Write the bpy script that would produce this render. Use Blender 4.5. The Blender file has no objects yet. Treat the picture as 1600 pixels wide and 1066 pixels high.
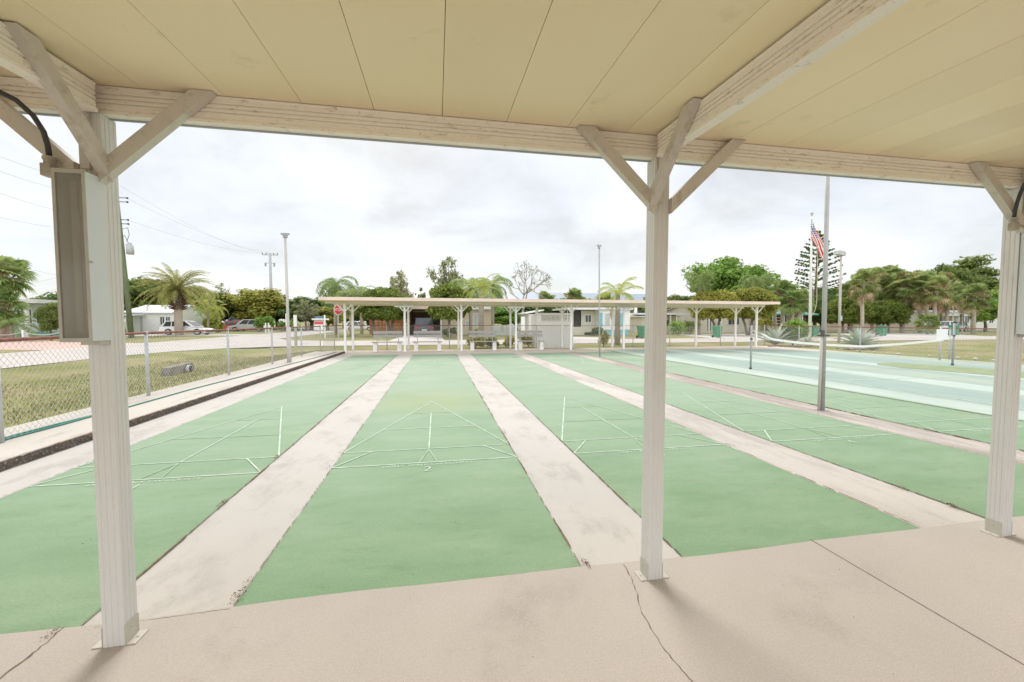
import bpy, math, random
import numpy as np
from mathutils import Vector, Matrix
R = math.radians
S = bpy.context.scene
COL = S.collection

# ---------------------------------------------------------------- camera
CX, CY, CH, YAW, PITCH, ROLL, FPX = 1.01322, -2.17502, 1.4283, .18216, -.04756, .00063, 636.77
_F = Vector((math.sin(YAW)*math.cos(PITCH), math.cos(YAW)*math.cos(PITCH), math.sin(PITCH)))
_R0 = Vector((math.cos(YAW), -math.sin(YAW), 0)); _U0 = _R0.cross(_F)
_R = _R0*math.cos(ROLL)+_U0*math.sin(ROLL); _U = -_R0*math.sin(ROLL)+_U0*math.cos(ROLL)
cd = bpy.data.cameras.new('camera'); cam = bpy.data.objects.new('camera', cd); COL.objects.link(cam)
cd.sensor_width = 36; cd.lens = FPX/1600*36; cd.clip_start = .05; cd.clip_end = 2000
cam.matrix_world = Matrix(((_R.x,_U.x,-_F.x,CX),(_R.y,_U.y,-_F.y,CY),(_R.z,_U.z,-_F.z,CH),(0,0,0,1)))
S.camera = cam

# surveying helpers: where a sight line of the photograph meets the ground or an upright plane
def _ray(px, py): return _F+_R*((px-800)/FPX)+_U*((533-py)/FPX)
def gnd(px, py, z=0):
    d = _ray(px, py); t = (z-CH)/d.z; return (CX+d.x*t, CY+d.y*t)
def wx(px, Y, py=503):
    d = _ray(px, py); return CX+d.x*(Y-CY)/d.y
def wz(px, py, Y):
    d = _ray(px, py); return CH+d.z*(Y-CY)/d.y

# ---------------------------------------------------------------- sky, sun, exposure
SUN_EL, SUN_AZ = 46, -4          # high sun beyond the courts, behind thin cloud
w = bpy.data.worlds.new('World'); S.world = w; w.use_nodes = True
nt = w.node_tree; N = nt.nodes; Lk = nt.links
N.clear()
wo = N.new('ShaderNodeOutputWorld'); bg = N.new('ShaderNodeBackground'); bg.inputs['Strength'].default_value = .1
sky = N.new('ShaderNodeTexSky'); sky.sky_type = 'NISHITA'; sky.sun_disc = False
sky.sun_elevation = R(SUN_EL); sky.sun_rotation = R(SUN_AZ)
tc = N.new('ShaderNodeTexCoord')
mp = N.new('ShaderNodeMapping'); mp.inputs['Scale'].default_value = (1.0, 1.0, 2.1); mp.inputs['Location'].default_value = (.35, 1.3, .2)
n1 = N.new('ShaderNodeTexNoise'); n1.inputs['Scale'].default_value = 2.4; n1.inputs['Detail'].default_value = 10; n1.inputs['Roughness'].default_value = .58
n1.inputs['Distortion'].default_value = .35
r1 = N.new('ShaderNodeValToRGB')
r1.color_ramp.elements[0].position = .34; r1.color_ramp.elements[0].color = (5.45, 5.45, 5.4, 1)
r1.color_ramp.elements[1].position = .60; r1.color_ramp.elements[1].color = (7.15, 7.1, 7.0, 1)
e = r1.color_ramp.elements.new(.47); e.color = (6.4, 6.55, 6.65, 1)
n2 = N.new('ShaderNodeTexNoise'); n2.inputs['Scale'].default_value = 1.3; n2.inputs['Detail'].default_value = 5
r2 = N.new('ShaderNodeValToRGB'); r2.color_ramp.elements[0].position = .42; r2.color_ramp.elements[1].position = .62
r2.color_ramp.elements[0].color = (.80,.80,.80,1); r2.color_ramp.elements[1].color = (.97,.97,.97,1)
mx = N.new('ShaderNodeMix'); mx.data_type = 'RGBA'
Lk.new(tc.outputs['Generated'], mp.inputs['Vector']); Lk.new(mp.outputs[0], n1.inputs['Vector']); Lk.new(mp.outputs[0], n2.inputs['Vector'])
Lk.new(n1.outputs['Fac'], r1.inputs[0]); Lk.new(n2.outputs['Fac'], r2.inputs[0])
Lk.new(r2.outputs[0], mx.inputs[0]); Lk.new(sky.outputs[0], mx.inputs[6]); Lk.new(r1.outputs[0], mx.inputs[7])
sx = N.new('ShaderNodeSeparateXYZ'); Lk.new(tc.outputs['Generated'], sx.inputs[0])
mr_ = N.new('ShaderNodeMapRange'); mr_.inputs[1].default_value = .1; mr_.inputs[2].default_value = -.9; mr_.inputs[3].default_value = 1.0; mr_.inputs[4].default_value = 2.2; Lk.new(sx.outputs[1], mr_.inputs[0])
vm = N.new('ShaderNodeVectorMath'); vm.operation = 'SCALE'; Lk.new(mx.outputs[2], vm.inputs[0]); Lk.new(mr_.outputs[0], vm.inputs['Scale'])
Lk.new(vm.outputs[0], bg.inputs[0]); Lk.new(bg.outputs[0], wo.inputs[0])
sd = bpy.data.lights.new('sun', 'SUN'); so = bpy.data.objects.new('sun', sd); COL.objects.link(so)
sd.energy = 1.9; sd.angle = R(26); sd.color = (1, .96, .9)
sv = Vector((math.sin(R(SUN_AZ))*math.cos(R(SUN_EL)), math.cos(R(SUN_AZ))*math.cos(R(SUN_EL)), math.sin(R(SUN_EL))))
so.rotation_euler = sv.to_track_quat('Z', 'Y').to_euler(); so.location = (0, 0, 30)
S.view_settings.view_transform = 'Standard'; S.view_settings.look = 'None'
S.view_settings.exposure = 0.58; S.view_settings.gamma = 1
S.cycles.max_bounces = 8; S.cycles.transparent_max_bounces = 12

# ---------------------------------------------------------------- materials
def _mk(name):
    m = bpy.data.materials.new(name); m.use_nodes = True
    n = m.node_tree.nodes; l = m.node_tree.links; b = n['Principled BSDF']; return m, n, l, b
def _noise(n, l, scale, detail=6, rough=.6, coord='Object', stretch=None):
    t = n.new('ShaderNodeTexCoord'); q = n.new('ShaderNodeTexNoise'); q.inputs['Scale'].default_value = scale
    q.inputs['Detail'].default_value = detail; q.inputs['Roughness'].default_value = rough
    if stretch:
        p = n.new('ShaderNodeMapping'); p.inputs['Scale'].default_value = stretch; l.new(t.outputs[coord], p.inputs[0]); l.new(p.outputs[0], q.inputs['Vector'])
    else: l.new(t.outputs[coord], q.inputs['Vector'])
    return q
def _ramp(n, l, src, p0, c0, p1, c1):
    r = n.new('ShaderNodeValToRGB'); e = r.color_ramp.elements
    e[0].position = p0; e[0].color = (*c0, 1); e[1].position = p1; e[1].color = (*c1, 1); l.new(src, r.inputs[0]); return r
def _mixc(n, l, fac, a, b, mode='MIX'):
    m = n.new('ShaderNodeMix'); m.data_type = 'RGBA'; m.blend_type = mode
    for v, i in ((fac, 0), (a, 6), (b, 7)):
        if hasattr(v, 'is_linked') or hasattr(v, 'links'): l.new(v, m.inputs[i])
        elif i == 0: m.inputs[0].default_value = v
        else: m.inputs[i].default_value = (*v, 1)
    return m.outputs[2]
def flat(name, c, rough=.6, var=.12, scale=6, bump=0, metal=0, stretch=None, spec=.4):
    m, n, l, b = _mk(name)
    q = _noise(n, l, scale, stretch=stretch)
    r = _ramp(n, l, q.outputs['Fac'], .3, tuple(x*(1-var) for x in c), .7, tuple(min(1, x*(1+var)) for x in c))
    l.new(r.outputs[0], b.inputs['Base Color'])
    b.inputs['Roughness'].default_value = rough; b.inputs['Metallic'].default_value = metal
    b.inputs['Specular IOR Level'].default_value = spec
    if bump:
        q2 = _noise(n, l, scale*12, 4); bp = n.new('ShaderNodeBump'); bp.inputs['Strength'].default_value = bump; bp.inputs['Distance'].default_value = .01
        l.new(q2.outputs['Fac'], bp.inputs['Height']); l.new(bp.outputs[0], b.inputs['Normal'])
    return m
def concrete(name, c, dark, amount=.55, scale=1.2, stretch=None, fine=60):
    m, n, l, b = _mk(name)
    q = _noise(n, l, scale, 9, .68, stretch=stretch)
    base = _ramp(n, l, _noise(n, l, .7, 4).outputs['Fac'], .3, tuple(x*.93 for x in c), .7, tuple(min(1, x*1.05) for x in c))
    st = _ramp(n, l, q.outputs['Fac'], amount, (0,0,0), amount+.14, (1,1,1))
    g = _noise(n, l, fine, 5, .7)
    gr = _ramp(n, l, g.outputs['Fac'], .38, (.25,.25,.25), .6, (1,1,1))
    k = _mixc(n, l, 1.0, st.outputs[0], gr.outputs[0], 'MULTIPLY')
    col = _mixc(n, l, k, base.outputs[0], dark)
    g2 = _ramp(n, l, _noise(n, l, fine*2.2, 3, .8).outputs['Fac'], .3, (.80,.80,.80), .7, (1.08,1.08,1.08))
    col = _mixc(n, l, 1.0, col, g2.outputs[0], 'MULTIPLY')
    l.new(col, b.inputs['Base Color']); b.inputs['Roughness'].default_value = .9; b.inputs['Specular IOR Level'].default_value = .2
    bp = n.new('ShaderNodeBump'); bp.inputs['Strength'].default_value = .35; bp.inputs['Distance'].default_value = .004
    l.new(g.outputs['Fac'], bp.inputs['Height']); l.new(bp.outputs[0], b.inputs['Normal'])
    return m
M = {}
M['slab'] = concrete('slab_concrete', (.50,.448,.396), (.40,.345,.30), .58, 1.0, fine=70)
M['strip'] = concrete('alley_concrete', (.575,.54,.495), (.43,.40,.37), .50, 2.1, (1.5,.8,1), 110)
M['strip_dirty'] = concrete('stained_alley_concrete', (.59,.545,.495), (.40,.355,.32), .46, 1.2, (1.8,.4,1), 80)
M['strip_brown'] = concrete('brown_stained_alley_concrete', (.58,.52,.47), (.30,.25,.215), .40, .9, (2.2,.30,1), 70)
M['kerb'] = concrete('kerb_concrete', (.60,.55,.49), (.36,.32,.28), .55, 1.3, (2,.5,1), 40)
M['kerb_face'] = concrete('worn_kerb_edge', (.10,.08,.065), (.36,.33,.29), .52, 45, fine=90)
M['farslab'] = concrete('far_slab_concrete', (.62,.56,.49), (.45,.40,.35), .55, 1.0)
M['road'] = concrete('road_concrete', (.58,.53,.49), (.47,.43,.40), .5, .25, fine=12)
M['drive'] = concrete('driveway_concrete', (.64,.60,.56), (.5,.46,.43), .55, .4, fine=12)
M['pink'] = flat('pink_driveway', (.62,.42,.36), .9, .1, .5)
M['dark'] = flat('dark_hollow', (.05,.042,.035), .95, .3, 20)
M['joint'] = flat('slab_joint', (.17,.135,.11), .95, .3, 20)
M['line'] = flat('line_paint', (.51,.62,.48), .8, .25, 7)
M['line_faint'] = flat('worn_line_paint', (.35,.47,.31), .85, .25, 6)
M['debris'] = flat('leaf_litter', (.20,.095,.05), .95, .5, 25)
M['debris2'] = flat('dirt_and_moss', (.19,.14,.075), .95, .5, 14)
def court_mat(name, c1, c2, worn=False):
    m, n, l, b = _mk(name)
    a = _noise(n, l, .9, 7, .6, stretch=(1.0, 2.2, 1))
    base = _ramp(n, l, a.outputs['Fac'], .33, c1, .68, c2).outputs[0]
    s = _noise(n, l, 3.6, 9, .75, stretch=(.8, 1.9, 1))
    sc = _ramp(n, l, s.outputs['Fac'], .52, (1,1,1), .74, (.80,.80,.75)).outputs[0]
    base = _mixc(n, l, 1.0, base, sc, 'MULTIPLY')
    f = _noise(n, l, 75, 4, .85); fr = _ramp(n, l, f.outputs['Fac'], .3, (.80,.81,.80), .7, (1.14,1.12,1.14)).outputs[0]
    base = _mixc(n, l, 1.0, base, fr, 'MULTIPLY')
    # paint grades to a paler, greyer green towards the far end
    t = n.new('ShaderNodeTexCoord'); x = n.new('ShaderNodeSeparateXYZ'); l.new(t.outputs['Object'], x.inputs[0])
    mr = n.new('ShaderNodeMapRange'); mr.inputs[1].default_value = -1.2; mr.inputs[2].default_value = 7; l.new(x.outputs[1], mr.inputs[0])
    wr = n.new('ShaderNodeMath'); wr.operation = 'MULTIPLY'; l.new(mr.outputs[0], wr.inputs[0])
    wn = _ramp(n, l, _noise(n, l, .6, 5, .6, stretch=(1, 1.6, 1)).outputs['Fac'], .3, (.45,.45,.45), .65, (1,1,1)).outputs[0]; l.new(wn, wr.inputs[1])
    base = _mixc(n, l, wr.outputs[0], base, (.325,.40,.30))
    # olive moss and scraped patch round the point of court two
    vd = n.new('ShaderNodeVectorMath'); vd.operation = 'DISTANCE'; l.new(t.outputs['Object'], vd.inputs[0]); vd.inputs[1].default_value = (1.0, 5.3, 0)
    rm = n.new('ShaderNodeMapRange'); rm.inputs[1].default_value = 1.5; rm.inputs[2].default_value = .2; l.new(vd.outputs['Value'], rm.inputs[0])
    mn = _ramp(n, l, _noise(n, l, 2.6, 8, .7, stretch=(.7,1.6,1)).outputs['Fac'], .36, (0,0,0), .62, (.9,.9,.9)).outputs[0]
    mm = n.new('ShaderNodeMath'); mm.operation = 'MULTIPLY'; l.new(rm.outputs[0], mm.inputs[0]); l.new(mn, mm.inputs[1])
    base = _mixc(n, l, mm.outputs[0], base, (.33,.37,.18))
    pk = _ramp(n, l, _noise(n, l, 7, 6, .8).outputs['Fac'], .63, (0,0,0), .68, (1,1,1)).outputs[0]
    m2 = n.new('ShaderNodeMath'); m2.operation = 'MULTIPLY'; l.new(mm.outputs[0], m2.inputs[0]); l.new(pk, m2.inputs[1])
    base = _mixc(n, l, m2.outputs[0], base, (.55,.55,.42))
    l.new(base, b.inputs['Base Color']); b.inputs['Roughness'].default_value = .82; b.inputs['Specular IOR Level'].default_value = .25
    bp = n.new('ShaderNodeBump'); bp.inputs['Strength'].default_value = .25; bp.inputs['Distance'].default_value = .003
    l.new(f.outputs['Fac'], bp.inputs['Height']); l.new(bp.outputs[0], b.inputs['Normal'])
    return m
M['court'] = court_mat('green_court_paint', (.175,.305,.16), (.275,.38,.235))
# mossy patch near the point of court two
def teal_mat():
    m, n, l, b = _mk('faded_teal_court_paint')
    t = n.new('ShaderNodeTexCoord'); x = n.new('ShaderNodeSeparateXYZ'); l.new(t.outputs['Object'], x.inputs[0])
    wob = _noise(n, l, .8, 3).outputs['Fac']
    ad = n.new('ShaderNodeMath'); ad.operation = 'MULTIPLY_ADD'; ad.inputs[1].default_value = .35; l.new(wob, ad.inputs[0]); l.new(x.outputs[0], ad.inputs[2])
    mr = n.new('ShaderNodeMapRange'); mr.inputs[1].default_value = 9.2; mr.inputs[2].default_value = 20.6; l.new(ad.outputs[0], mr.inputs[0])
    r = n.new('ShaderNodeValToRGB'); cr = r.color_ramp; l.new(mr.outputs[0], r.inputs[0])
    G=(.31,.395,.28); Tl=(.325,.40,.35); T2=(.29,.375,.34); Wt=(.46,.53,.47); Gg=(.385,.44,.36)
    st = [(0,G),(.03,G),(.045,Wt),(.10,(.42,.49,.425)),(.115,Tl),(.18,T2),(.27,Tl),(.285,Wt),(.345,Wt),(.36,Tl),(.44,Gg),(.53,T2),(.545,Wt),(.59,Wt),(.61,Tl),(.70,T2),(.84,Tl),(.87,Gg),(1,Gg)]
    cr.elements[0].position = 0; cr.elements[0].color = (*G,1); cr.elements[1].position = 1; cr.elements[1].color = (*Gg,1)
    for p, c in st[1:-1]: q = cr.elements.new(p); q.color = (*c, 1)
    sc = _ramp(n, l, _noise(n, l, 1.3, 6, .6, stretch=(2.5,.5,1)).outputs['Fac'], .35, (.9,.92,.92), .7, (1.08,1.07,1.05)).outputs[0]
    col = _mixc(n, l, 1.0, r.outputs[0], sc, 'MULTIPLY')
    l.new(col, b.inputs['Base Color']); b.inputs['Roughness'].default_value = .8; return m
M['teal'] = teal_mat()
M['olive'] = flat('olive_turf', (.27,.32,.18), .95, .15, 3)
def lawn_mat():
    m, n, l, b = _mk('patchy_lawn')
    q = _noise(n, l, .32, 8, .62); q2 = _noise(n, l, 9, 6, .75); q3 = _noise(n, l, .11, 4)
    a = _ramp(n, l, q.outputs['Fac'], .40, (.20,.215,.075), .60, (.37,.31,.18)).outputs[0]
    bb = _ramp(n, l, q2.outputs['Fac'], .3, (.72,.72,.66), .7, (1.25,1.22,1.15)).outputs[0]
    c = _mixc(n, l, 1.0, a, bb, 'MULTIPLY')
    c = _mixc(n, l, _ramp(n, l, q3.outputs['Fac'], .45, (0,0,0), .65, (.55,.55,.55)).outputs[0], c, (.22,.27,.07))
    l.new(c, b.inputs['Base Color']); b.inputs['Roughness'].default_value = .95; b.inputs['Specular IOR Level'].default_value = .1
    bp = n.new('ShaderNodeBump'); bp.inputs['Strength'].default_value = .6; bp.inputs['Distance'].default_value = .03
    l.new(q2.outputs['Fac'], bp.inputs['Height']); l.new(bp.outputs[0], b.inputs['Normal']); return m
M['lawn'] = lawn_mat()
def leaf_mat(name, c1, c2, trans=.45):
    m, n, l, b = _mk(name)
    g = n.new('ShaderNodeNewGeometry'); oi = n.new('ShaderNodeObjectInfo')
    r = _ramp(n, l, g.outputs['Random Per Island'], 0, c1, 1, c2)
    k = _ramp(n, l, oi.outputs['Random'], 0, (.82,.86,.8), 1, (1.18,1.12,1.1))
    c = _mixc(n, l, 1.0, r.outputs[0], k.outputs[0], 'MULTIPLY')
    l.new(c, b.inputs['Base Color']); b.inputs['Roughness'].default_value = .65; b.inputs['Specular IOR Level'].default_value = .25
    tr = n.new('ShaderNodeBsdfTranslucent'); l.new(c, tr.inputs[0]); ms = n.new('ShaderNodeMixShader'); ms.inputs[0].default_value = trans
    l.new(b.outputs[0], ms.inputs[1]); l.new(tr.outputs[0], ms.inputs[2]); l.new(ms.outputs[0], n['Material Output'].inputs[0]); return m
M['leaf_dark'] = leaf_mat('dark_leaves', (0.079, 0.149, 0.038), (0.210, 0.298, 0.088))
M['leaf_mid'] = leaf_mat('mid_leaves', (0.123, 0.184, 0.049), (0.350, 0.394, 0.123))
M['leaf_yel'] = leaf_mat('yellowish_leaves', (0.175, 0.210, 0.035), (0.525, 0.507, 0.123))
M['leaf_bright'] = leaf_mat('bright_leaves', (0.140, 0.263, 0.044), (0.403, 0.578, 0.140))
M['leaf_grey'] = leaf_mat('grey_green_leaves', (0.210, 0.245, 0.123), (0.490, 0.490, 0.298))
M['leaf_ball'] = leaf_mat('clipped_leaves', (0.105, 0.166, 0.032), (0.315, 0.376, 0.088))
M['palm_green'] = leaf_mat('palm_green', (0.158, 0.263, 0.079), (0.385, 0.473, 0.175))
M['palm_gold'] = leaf_mat('golden_palm', (0.263, 0.350, 0.088), (0.620, 0.620, 0.158))
M['date'] = leaf_mat('date_palm_green', (.14,.19,.06), (.50,.46,.16))
M['palm_fan'] = leaf_mat('fan_palm_green', (.16,.25,.07), (.44,.50,.20))
M['palm_dry'] = leaf_mat('dry_fronds', (0.350, 0.228, 0.131), (0.620, 0.507, 0.333), .15)
M['agave'] = leaf_mat('agave_leaves', (0.350, 0.490, 0.350), (0.620, 0.620, 0.620), .1)
M['croton'] = leaf_mat('croton_leaves', (0.175, 0.210, 0.052), (0.620, 0.525, 0.140), .2)
M['bark'] = flat('bark', (.20,.16,.125), .95, .3, 5, .3)
M['bark_grey'] = flat('grey_palm_bark', (.36,.31,.265), .95, .22, 4, .3, stretch=(1,1,6))
M['bark_pale'] = flat('pale_bark', (.46,.39,.32), .95, .2, 4, .3, stretch=(1,1,5))
M['boots'] = flat('palm_boots', (.16,.095,.055), .95, .6, 9, .6)
M['white'] = flat('white_paint', (.82,.82,.80), .5, .05, 3)
M['white_vinyl'] = flat('white_vinyl', (.93,.93,.92), .35, .03, 2)
M['offwhite'] = flat('offwhite_siding', (.66,.65,.60), .6, .06, 2)
M['paleblue'] = flat('pale_blue_siding', (.55,.63,.64), .6, .05, 2)
M['beige'] = flat('beige_stucco', (.66,.56,.42), .8, .07, 3)
M['cream'] = flat('cream_siding', (.70,.66,.55), .7, .06, 3)
M['pinkbeige'] = flat('pinkish_siding', (.66,.55,.46), .7, .06, 3)
M['turq'] = flat('turquoise_shutter', (.24,.50,.55), .6, .08, 3)
M['roofwhite'] = flat('white_metal_roof', (.72,.73,.73), .45, .06, 1.5)
M['roofgrey'] = flat('grey_shingle_roof', (.46,.43,.41), .8, .1, 3)
M['roofblue'] = flat('blue_grey_metal_roof', (.27,.33,.40), .5, .05, 1)
M['teal_trim'] = flat('teal_trim', (.20,.42,.36), .6, .08, 3)
M['wire_far'] = flat('weathered_wire', (.30,.31,.32), .7, .1, 3)
M['glass'] = flat('dark_window_glass', (.05,.06,.065), .12, .3, 2, spec=.6)
M['screen'] = flat('dark_porch_screen', (.075,.075,.065), .7, .3, 2)
M['blind'] = flat('pale_blind', (.50,.53,.52), .5, .05, 2)
M['wood'] = flat('orange_wood_boards', (.42,.17,.075), .8, .25, 5, stretch=(6,6,.6))
M['fence_grey'] = flat('grey_vinyl', (.50,.52,.53), .6, .05, 2)
M['galv'] = flat('galvanised_steel', (.50,.51,.51), .5, .12, 8, metal=.1)
M['galv_dark'] = flat('dull_steel', (.36,.37,.38), .5, .15, 8, metal=.1)
M['wire'] = flat('fence_wire', (.50,.50,.48), .6, .2, 12)
M['rust'] = flat('rusty_rail', (.23,.095,.065), .85, .35, 9)
M['pole'] = flat('painted_pole', (.56,.52,.48), .55, .12, 2, stretch=(1,1,.4))
M['greypole'] = flat('grey_pole', (.42,.41,.40), .55, .15, 3)
M['utility'] = flat('mossy_wood_pole', (.17,.20,.115), .95, .3, 3, .3, stretch=(4,4,.6))
M['conc_pole'] = flat('concrete_pole', (.50,.51,.52), .8, .08, 1)
M['metal_dark'] = flat('dark_fittings', (.09,.09,.09), .6, .2, 5)
M['rope'] = flat('halyard_rope', (.66,.60,.42), .8, .1, 5)
M['plank'] = flat('grey_bench_planks', (.42,.405,.385), .85, .18, 5, stretch=(.6,6,6))
M['block'] = flat('white_bench_leg', (.78,.76,.72), .85, .1, 5)
M['bin'] = flat('green_bin_plastic', (.045,.25,.13), .45, .08, 3)
M['bin_dark'] = flat('bin_handles', (.04,.12,.08), .5, .1, 3)
M['hose'] = flat('green_hose', (.04,.22,.17), .5, .15, 8)
M['net'] = flat('net_tape', (.78,.78,.74), .8, .05, 6)
M['rock'] = flat('rock', (.30,.24,.20), .95, .35, 5, .5)
M['rockpale'] = flat('pale_rock', (.62,.56,.50), .95, .2, 5, .3)
M['stopred'] = flat('stop_red', (.50,.045,.06), .4, .08, 3)
M['signwhite'] = flat('sign_white', (.80,.80,.79), .4, .03, 3)
M['signred'] = flat('sign_red', (.58,.10,.10), .5, .05, 3)
M['signblue'] = flat('sign_blue', (.12,.25,.42), .5, .05, 3)
M['rubber'] = flat('tyre_rubber', (.03,.03,.03), .8, .2, 8)
M['rim'] = flat('wheel_rim', (.50,.51,.52), .3, .05, 5, metal=.6)
M['tail'] = flat('tail_light', (.50,.02,.025), .25, .05, 5)
M['lamp'] = flat('headlight', (.75,.77,.78), .1, .03, 5, spec=.8)
def paint(name, c, rough=.25):
    m = flat(name, c, rough, .03, 1.5); m.node_tree.nodes['Principled BSDF'].inputs['Coat Weight'].default_value = .6; return m
M['car_white'] = paint('white_car_paint', (.84,.85,.86)); M['car_red'] = paint('red_car_paint', (.45,.035,.05))
M['car_silver'] = paint('silver_car_paint', (.55,.54,.52)); M['car_black'] = paint('dark_car_paint', (.035,.045,.065), .2)
M['car_blue'] = paint('pale_blue_car_paint', (.42,.52,.56))
M['bumper'] = flat('grey_bumper', (.10,.10,.11), .6, .1, 3)
M['plate'] = flat('number_plate', (.75,.75,.73), .5, .04, 5)
# weathered aluminium of the shelter
def alu(name, c, dirt, amt, scale=9, stretch=(1,1,1), fine=.58):
    m, n, l, b = _mk(name)
    q = _noise(n, l, scale, 8, .7, stretch=stretch)
    f = _ramp(n, l, q.outputs['Fac'], amt, (0,0,0), amt+.16, (.85,.85,.85)).outputs[0]
    q2 = _noise(n, l, 1.1, 4); base = _ramp(n, l, q2.outputs['Fac'], .3, tuple(x*.94 for x in c), .7, tuple(x*1.04 for x in c)).outputs[0]
    c2 = _mixc(n, l, f, base, dirt)
    sp = _ramp(n, l, _noise(n, l, 75, 3, .6).outputs['Fac'], .64, (0,0,0), .74, (.6,.6,.6)).outputs[0]
    c3 = _mixc(n, l, sp, c2, dirt)
    l.new(c3, b.inputs['Base Color']); b.inputs['Roughness'].default_value = .5; b.inputs['Specular IOR Level'].default_value = .35; return m
M['post'] = alu('post_aluminium', (.73,.715,.70), (.55,.51,.47), .60, 5, (1,1,.25))
M['beam'] = alu('mouldy_beam_aluminium', (.97,.90,.82), (.42,.35,.28), .57, 42, (.32,.32,1.3))
M['brace'] = alu('brace_aluminium', (.66,.61,.555), (.48,.43,.37), .52, 14)
M['bracket'] = alu('bracket_aluminium', (.56,.53,.46), (.30,.26,.20), .58, 12)
M['gutter'] = flat('gutter', (.42,.45,.48), .5, .08, 2)
def ceil_mat():
    m, n, l, b = _mk('cream_ceiling_panels')
    q = _noise(n, l, 1.5, 6, .6, stretch=(1,.5,1)); base = _ramp(n, l, q.outputs['Fac'], .3, (.92,.775,.53), .7, (.96,.83,.59)).outputs[0]
    s = _ramp(n, l, _noise(n, l, 3, 9, .75).outputs['Fac'], .62, (0,0,0), .72, (.35,.35,.35)).outputs[0]
    c = _mixc(n, l, s, base, (.50,.43,.27))
    s2 = _ramp(n, l, _noise(n, l, 30, 5, .8).outputs['Fac'], .70, (0,0,0), .76, (.35,.35,.35)).outputs[0]
    c = _mixc(n, l, s2, c, (.42,.36,.24))
    gi = n.new('ShaderNodeNewGeometry'); pv = _ramp(n, l, gi.outputs['Random Per Island'], 0, (.93,.93,.92), 1, (1.03,1.03,1.03)).outputs[0]
    c = _mixc(n, l, 1.0, c, pv, 'MULTIPLY')
    l.new(c, b.inputs['Base Color']); b.inputs['Roughness'].default_value = .42; b.inputs['Specular IOR Level'].default_value = .3; return m
M['ceiling'] = ceil_mat()
M['ceil_gap'] = flat('panel_joint', (.50,.38,.18), .8, .2, 10)
M['fascia'] = flat('pinkish_fascia', (.78,.62,.53), .6, .07, 2)
M['box_white'] = flat('fixture_white', (.70,.73,.75), .4, .04, 3)
M['box_tan'] = flat('fixture_frame', (.46,.44,.395), .5, .12, 6)
M['tube'] = flat('lamp_tube', (.72,.68,.60), .4, .03, 3)
M['conduit'] = flat('conduit_fitting', (.40,.35,.29), .6, .25, 18)
M['conduit_hose'] = flat('flexible_conduit', (.06,.055,.055), .45, .3, 10)
def lens_mat():
    m, n, l, b = _mk('smoky_lens')
    tr = n.new('ShaderNodeBsdfTransparent'); tr.inputs[0].default_value = (.92,.91,.88,1)
    b.inputs['Base Color'].default_value = (.47,.45,.41,1); b.inputs['Roughness'].default_value = .12
    ms = n.new('ShaderNodeMixShader'); ms.inputs[0].default_value = .36
    l.new(tr.outputs[0], ms.inputs[1]); l.new(b.outputs[0], ms.inputs[2]); l.new(ms.outputs[0], n['Material Output'].inputs[0]); return m
M['lens'] = lens_mat()
def flag_mat():
    m, n, l, b = _mk('flag_cloth')
    def mth(op, a, b_=None):
        q = n.new('ShaderNodeMath'); q.operation = op
        for i, v in enumerate((a, b_)):
            if v is None: continue
            if isinstance(v, (int, float)): q.inputs[i].default_value = v
            else: l.new(v, q.inputs[i])
        return q.outputs[0]
    t = n.new('ShaderNodeTexCoord'); s = n.new('ShaderNodeSeparateXYZ'); l.new(t.outputs['UV'], s.inputs[0]); u, v = s.outputs[0], s.outputs[1]
    odd = mth('MODULO', mth('FLOOR', mth('MULTIPLY', v, 13)), 2)            # 0 = red
    stripes = _mixc(n, l, odd, (.55,.03,.06), (.80,.78,.74))
    # stars: 11 x 9 staggered lattice of dots
    uu = mth('MULTIPLY', u, 11/.4); vv = mth('MULTIPLY', v, 9/.538)
    fu, fv = mth('SUBTRACT', mth('FRACT', uu), .5), mth('SUBTRACT', mth('FRACT', vv), .5)
    dd = mth('ADD', mth('MULTIPLY', fu, fu), mth('MULTIPLY', fv, fv))
    par = mth('MODULO', mth('ADD', mth('FLOOR', uu), mth('FLOOR', vv)), 2)
    star = mth('MULTIPLY', mth('LESS_THAN', dd, .20), mth('LESS_THAN', par, .5))
    canton = _mixc(n, l, star, (.03,.07,.22), (.85,.85,.85))
    inc = mth('MULTIPLY', mth('LESS_THAN', u, .4), mth('LESS_THAN', v, .538))
    c = _mixc(n, l, inc, stripes, canton); l.new(c, b.inputs['Base Color']); b.inputs['Roughness'].default_value = .8
    tr = n.new('ShaderNodeBsdfTranslucent'); l.new(c, tr.inputs[0]); ms = n.new('ShaderNodeMixShader'); ms.inputs[0].default_value = .35
    l.new(b.outputs[0], ms.inputs[1]); l.new(tr.outputs[0], ms.inputs[2]); l.new(ms.outputs[0], n['Material Output'].inputs[0]); return m
M['flag'] = flag_mat()

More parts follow.
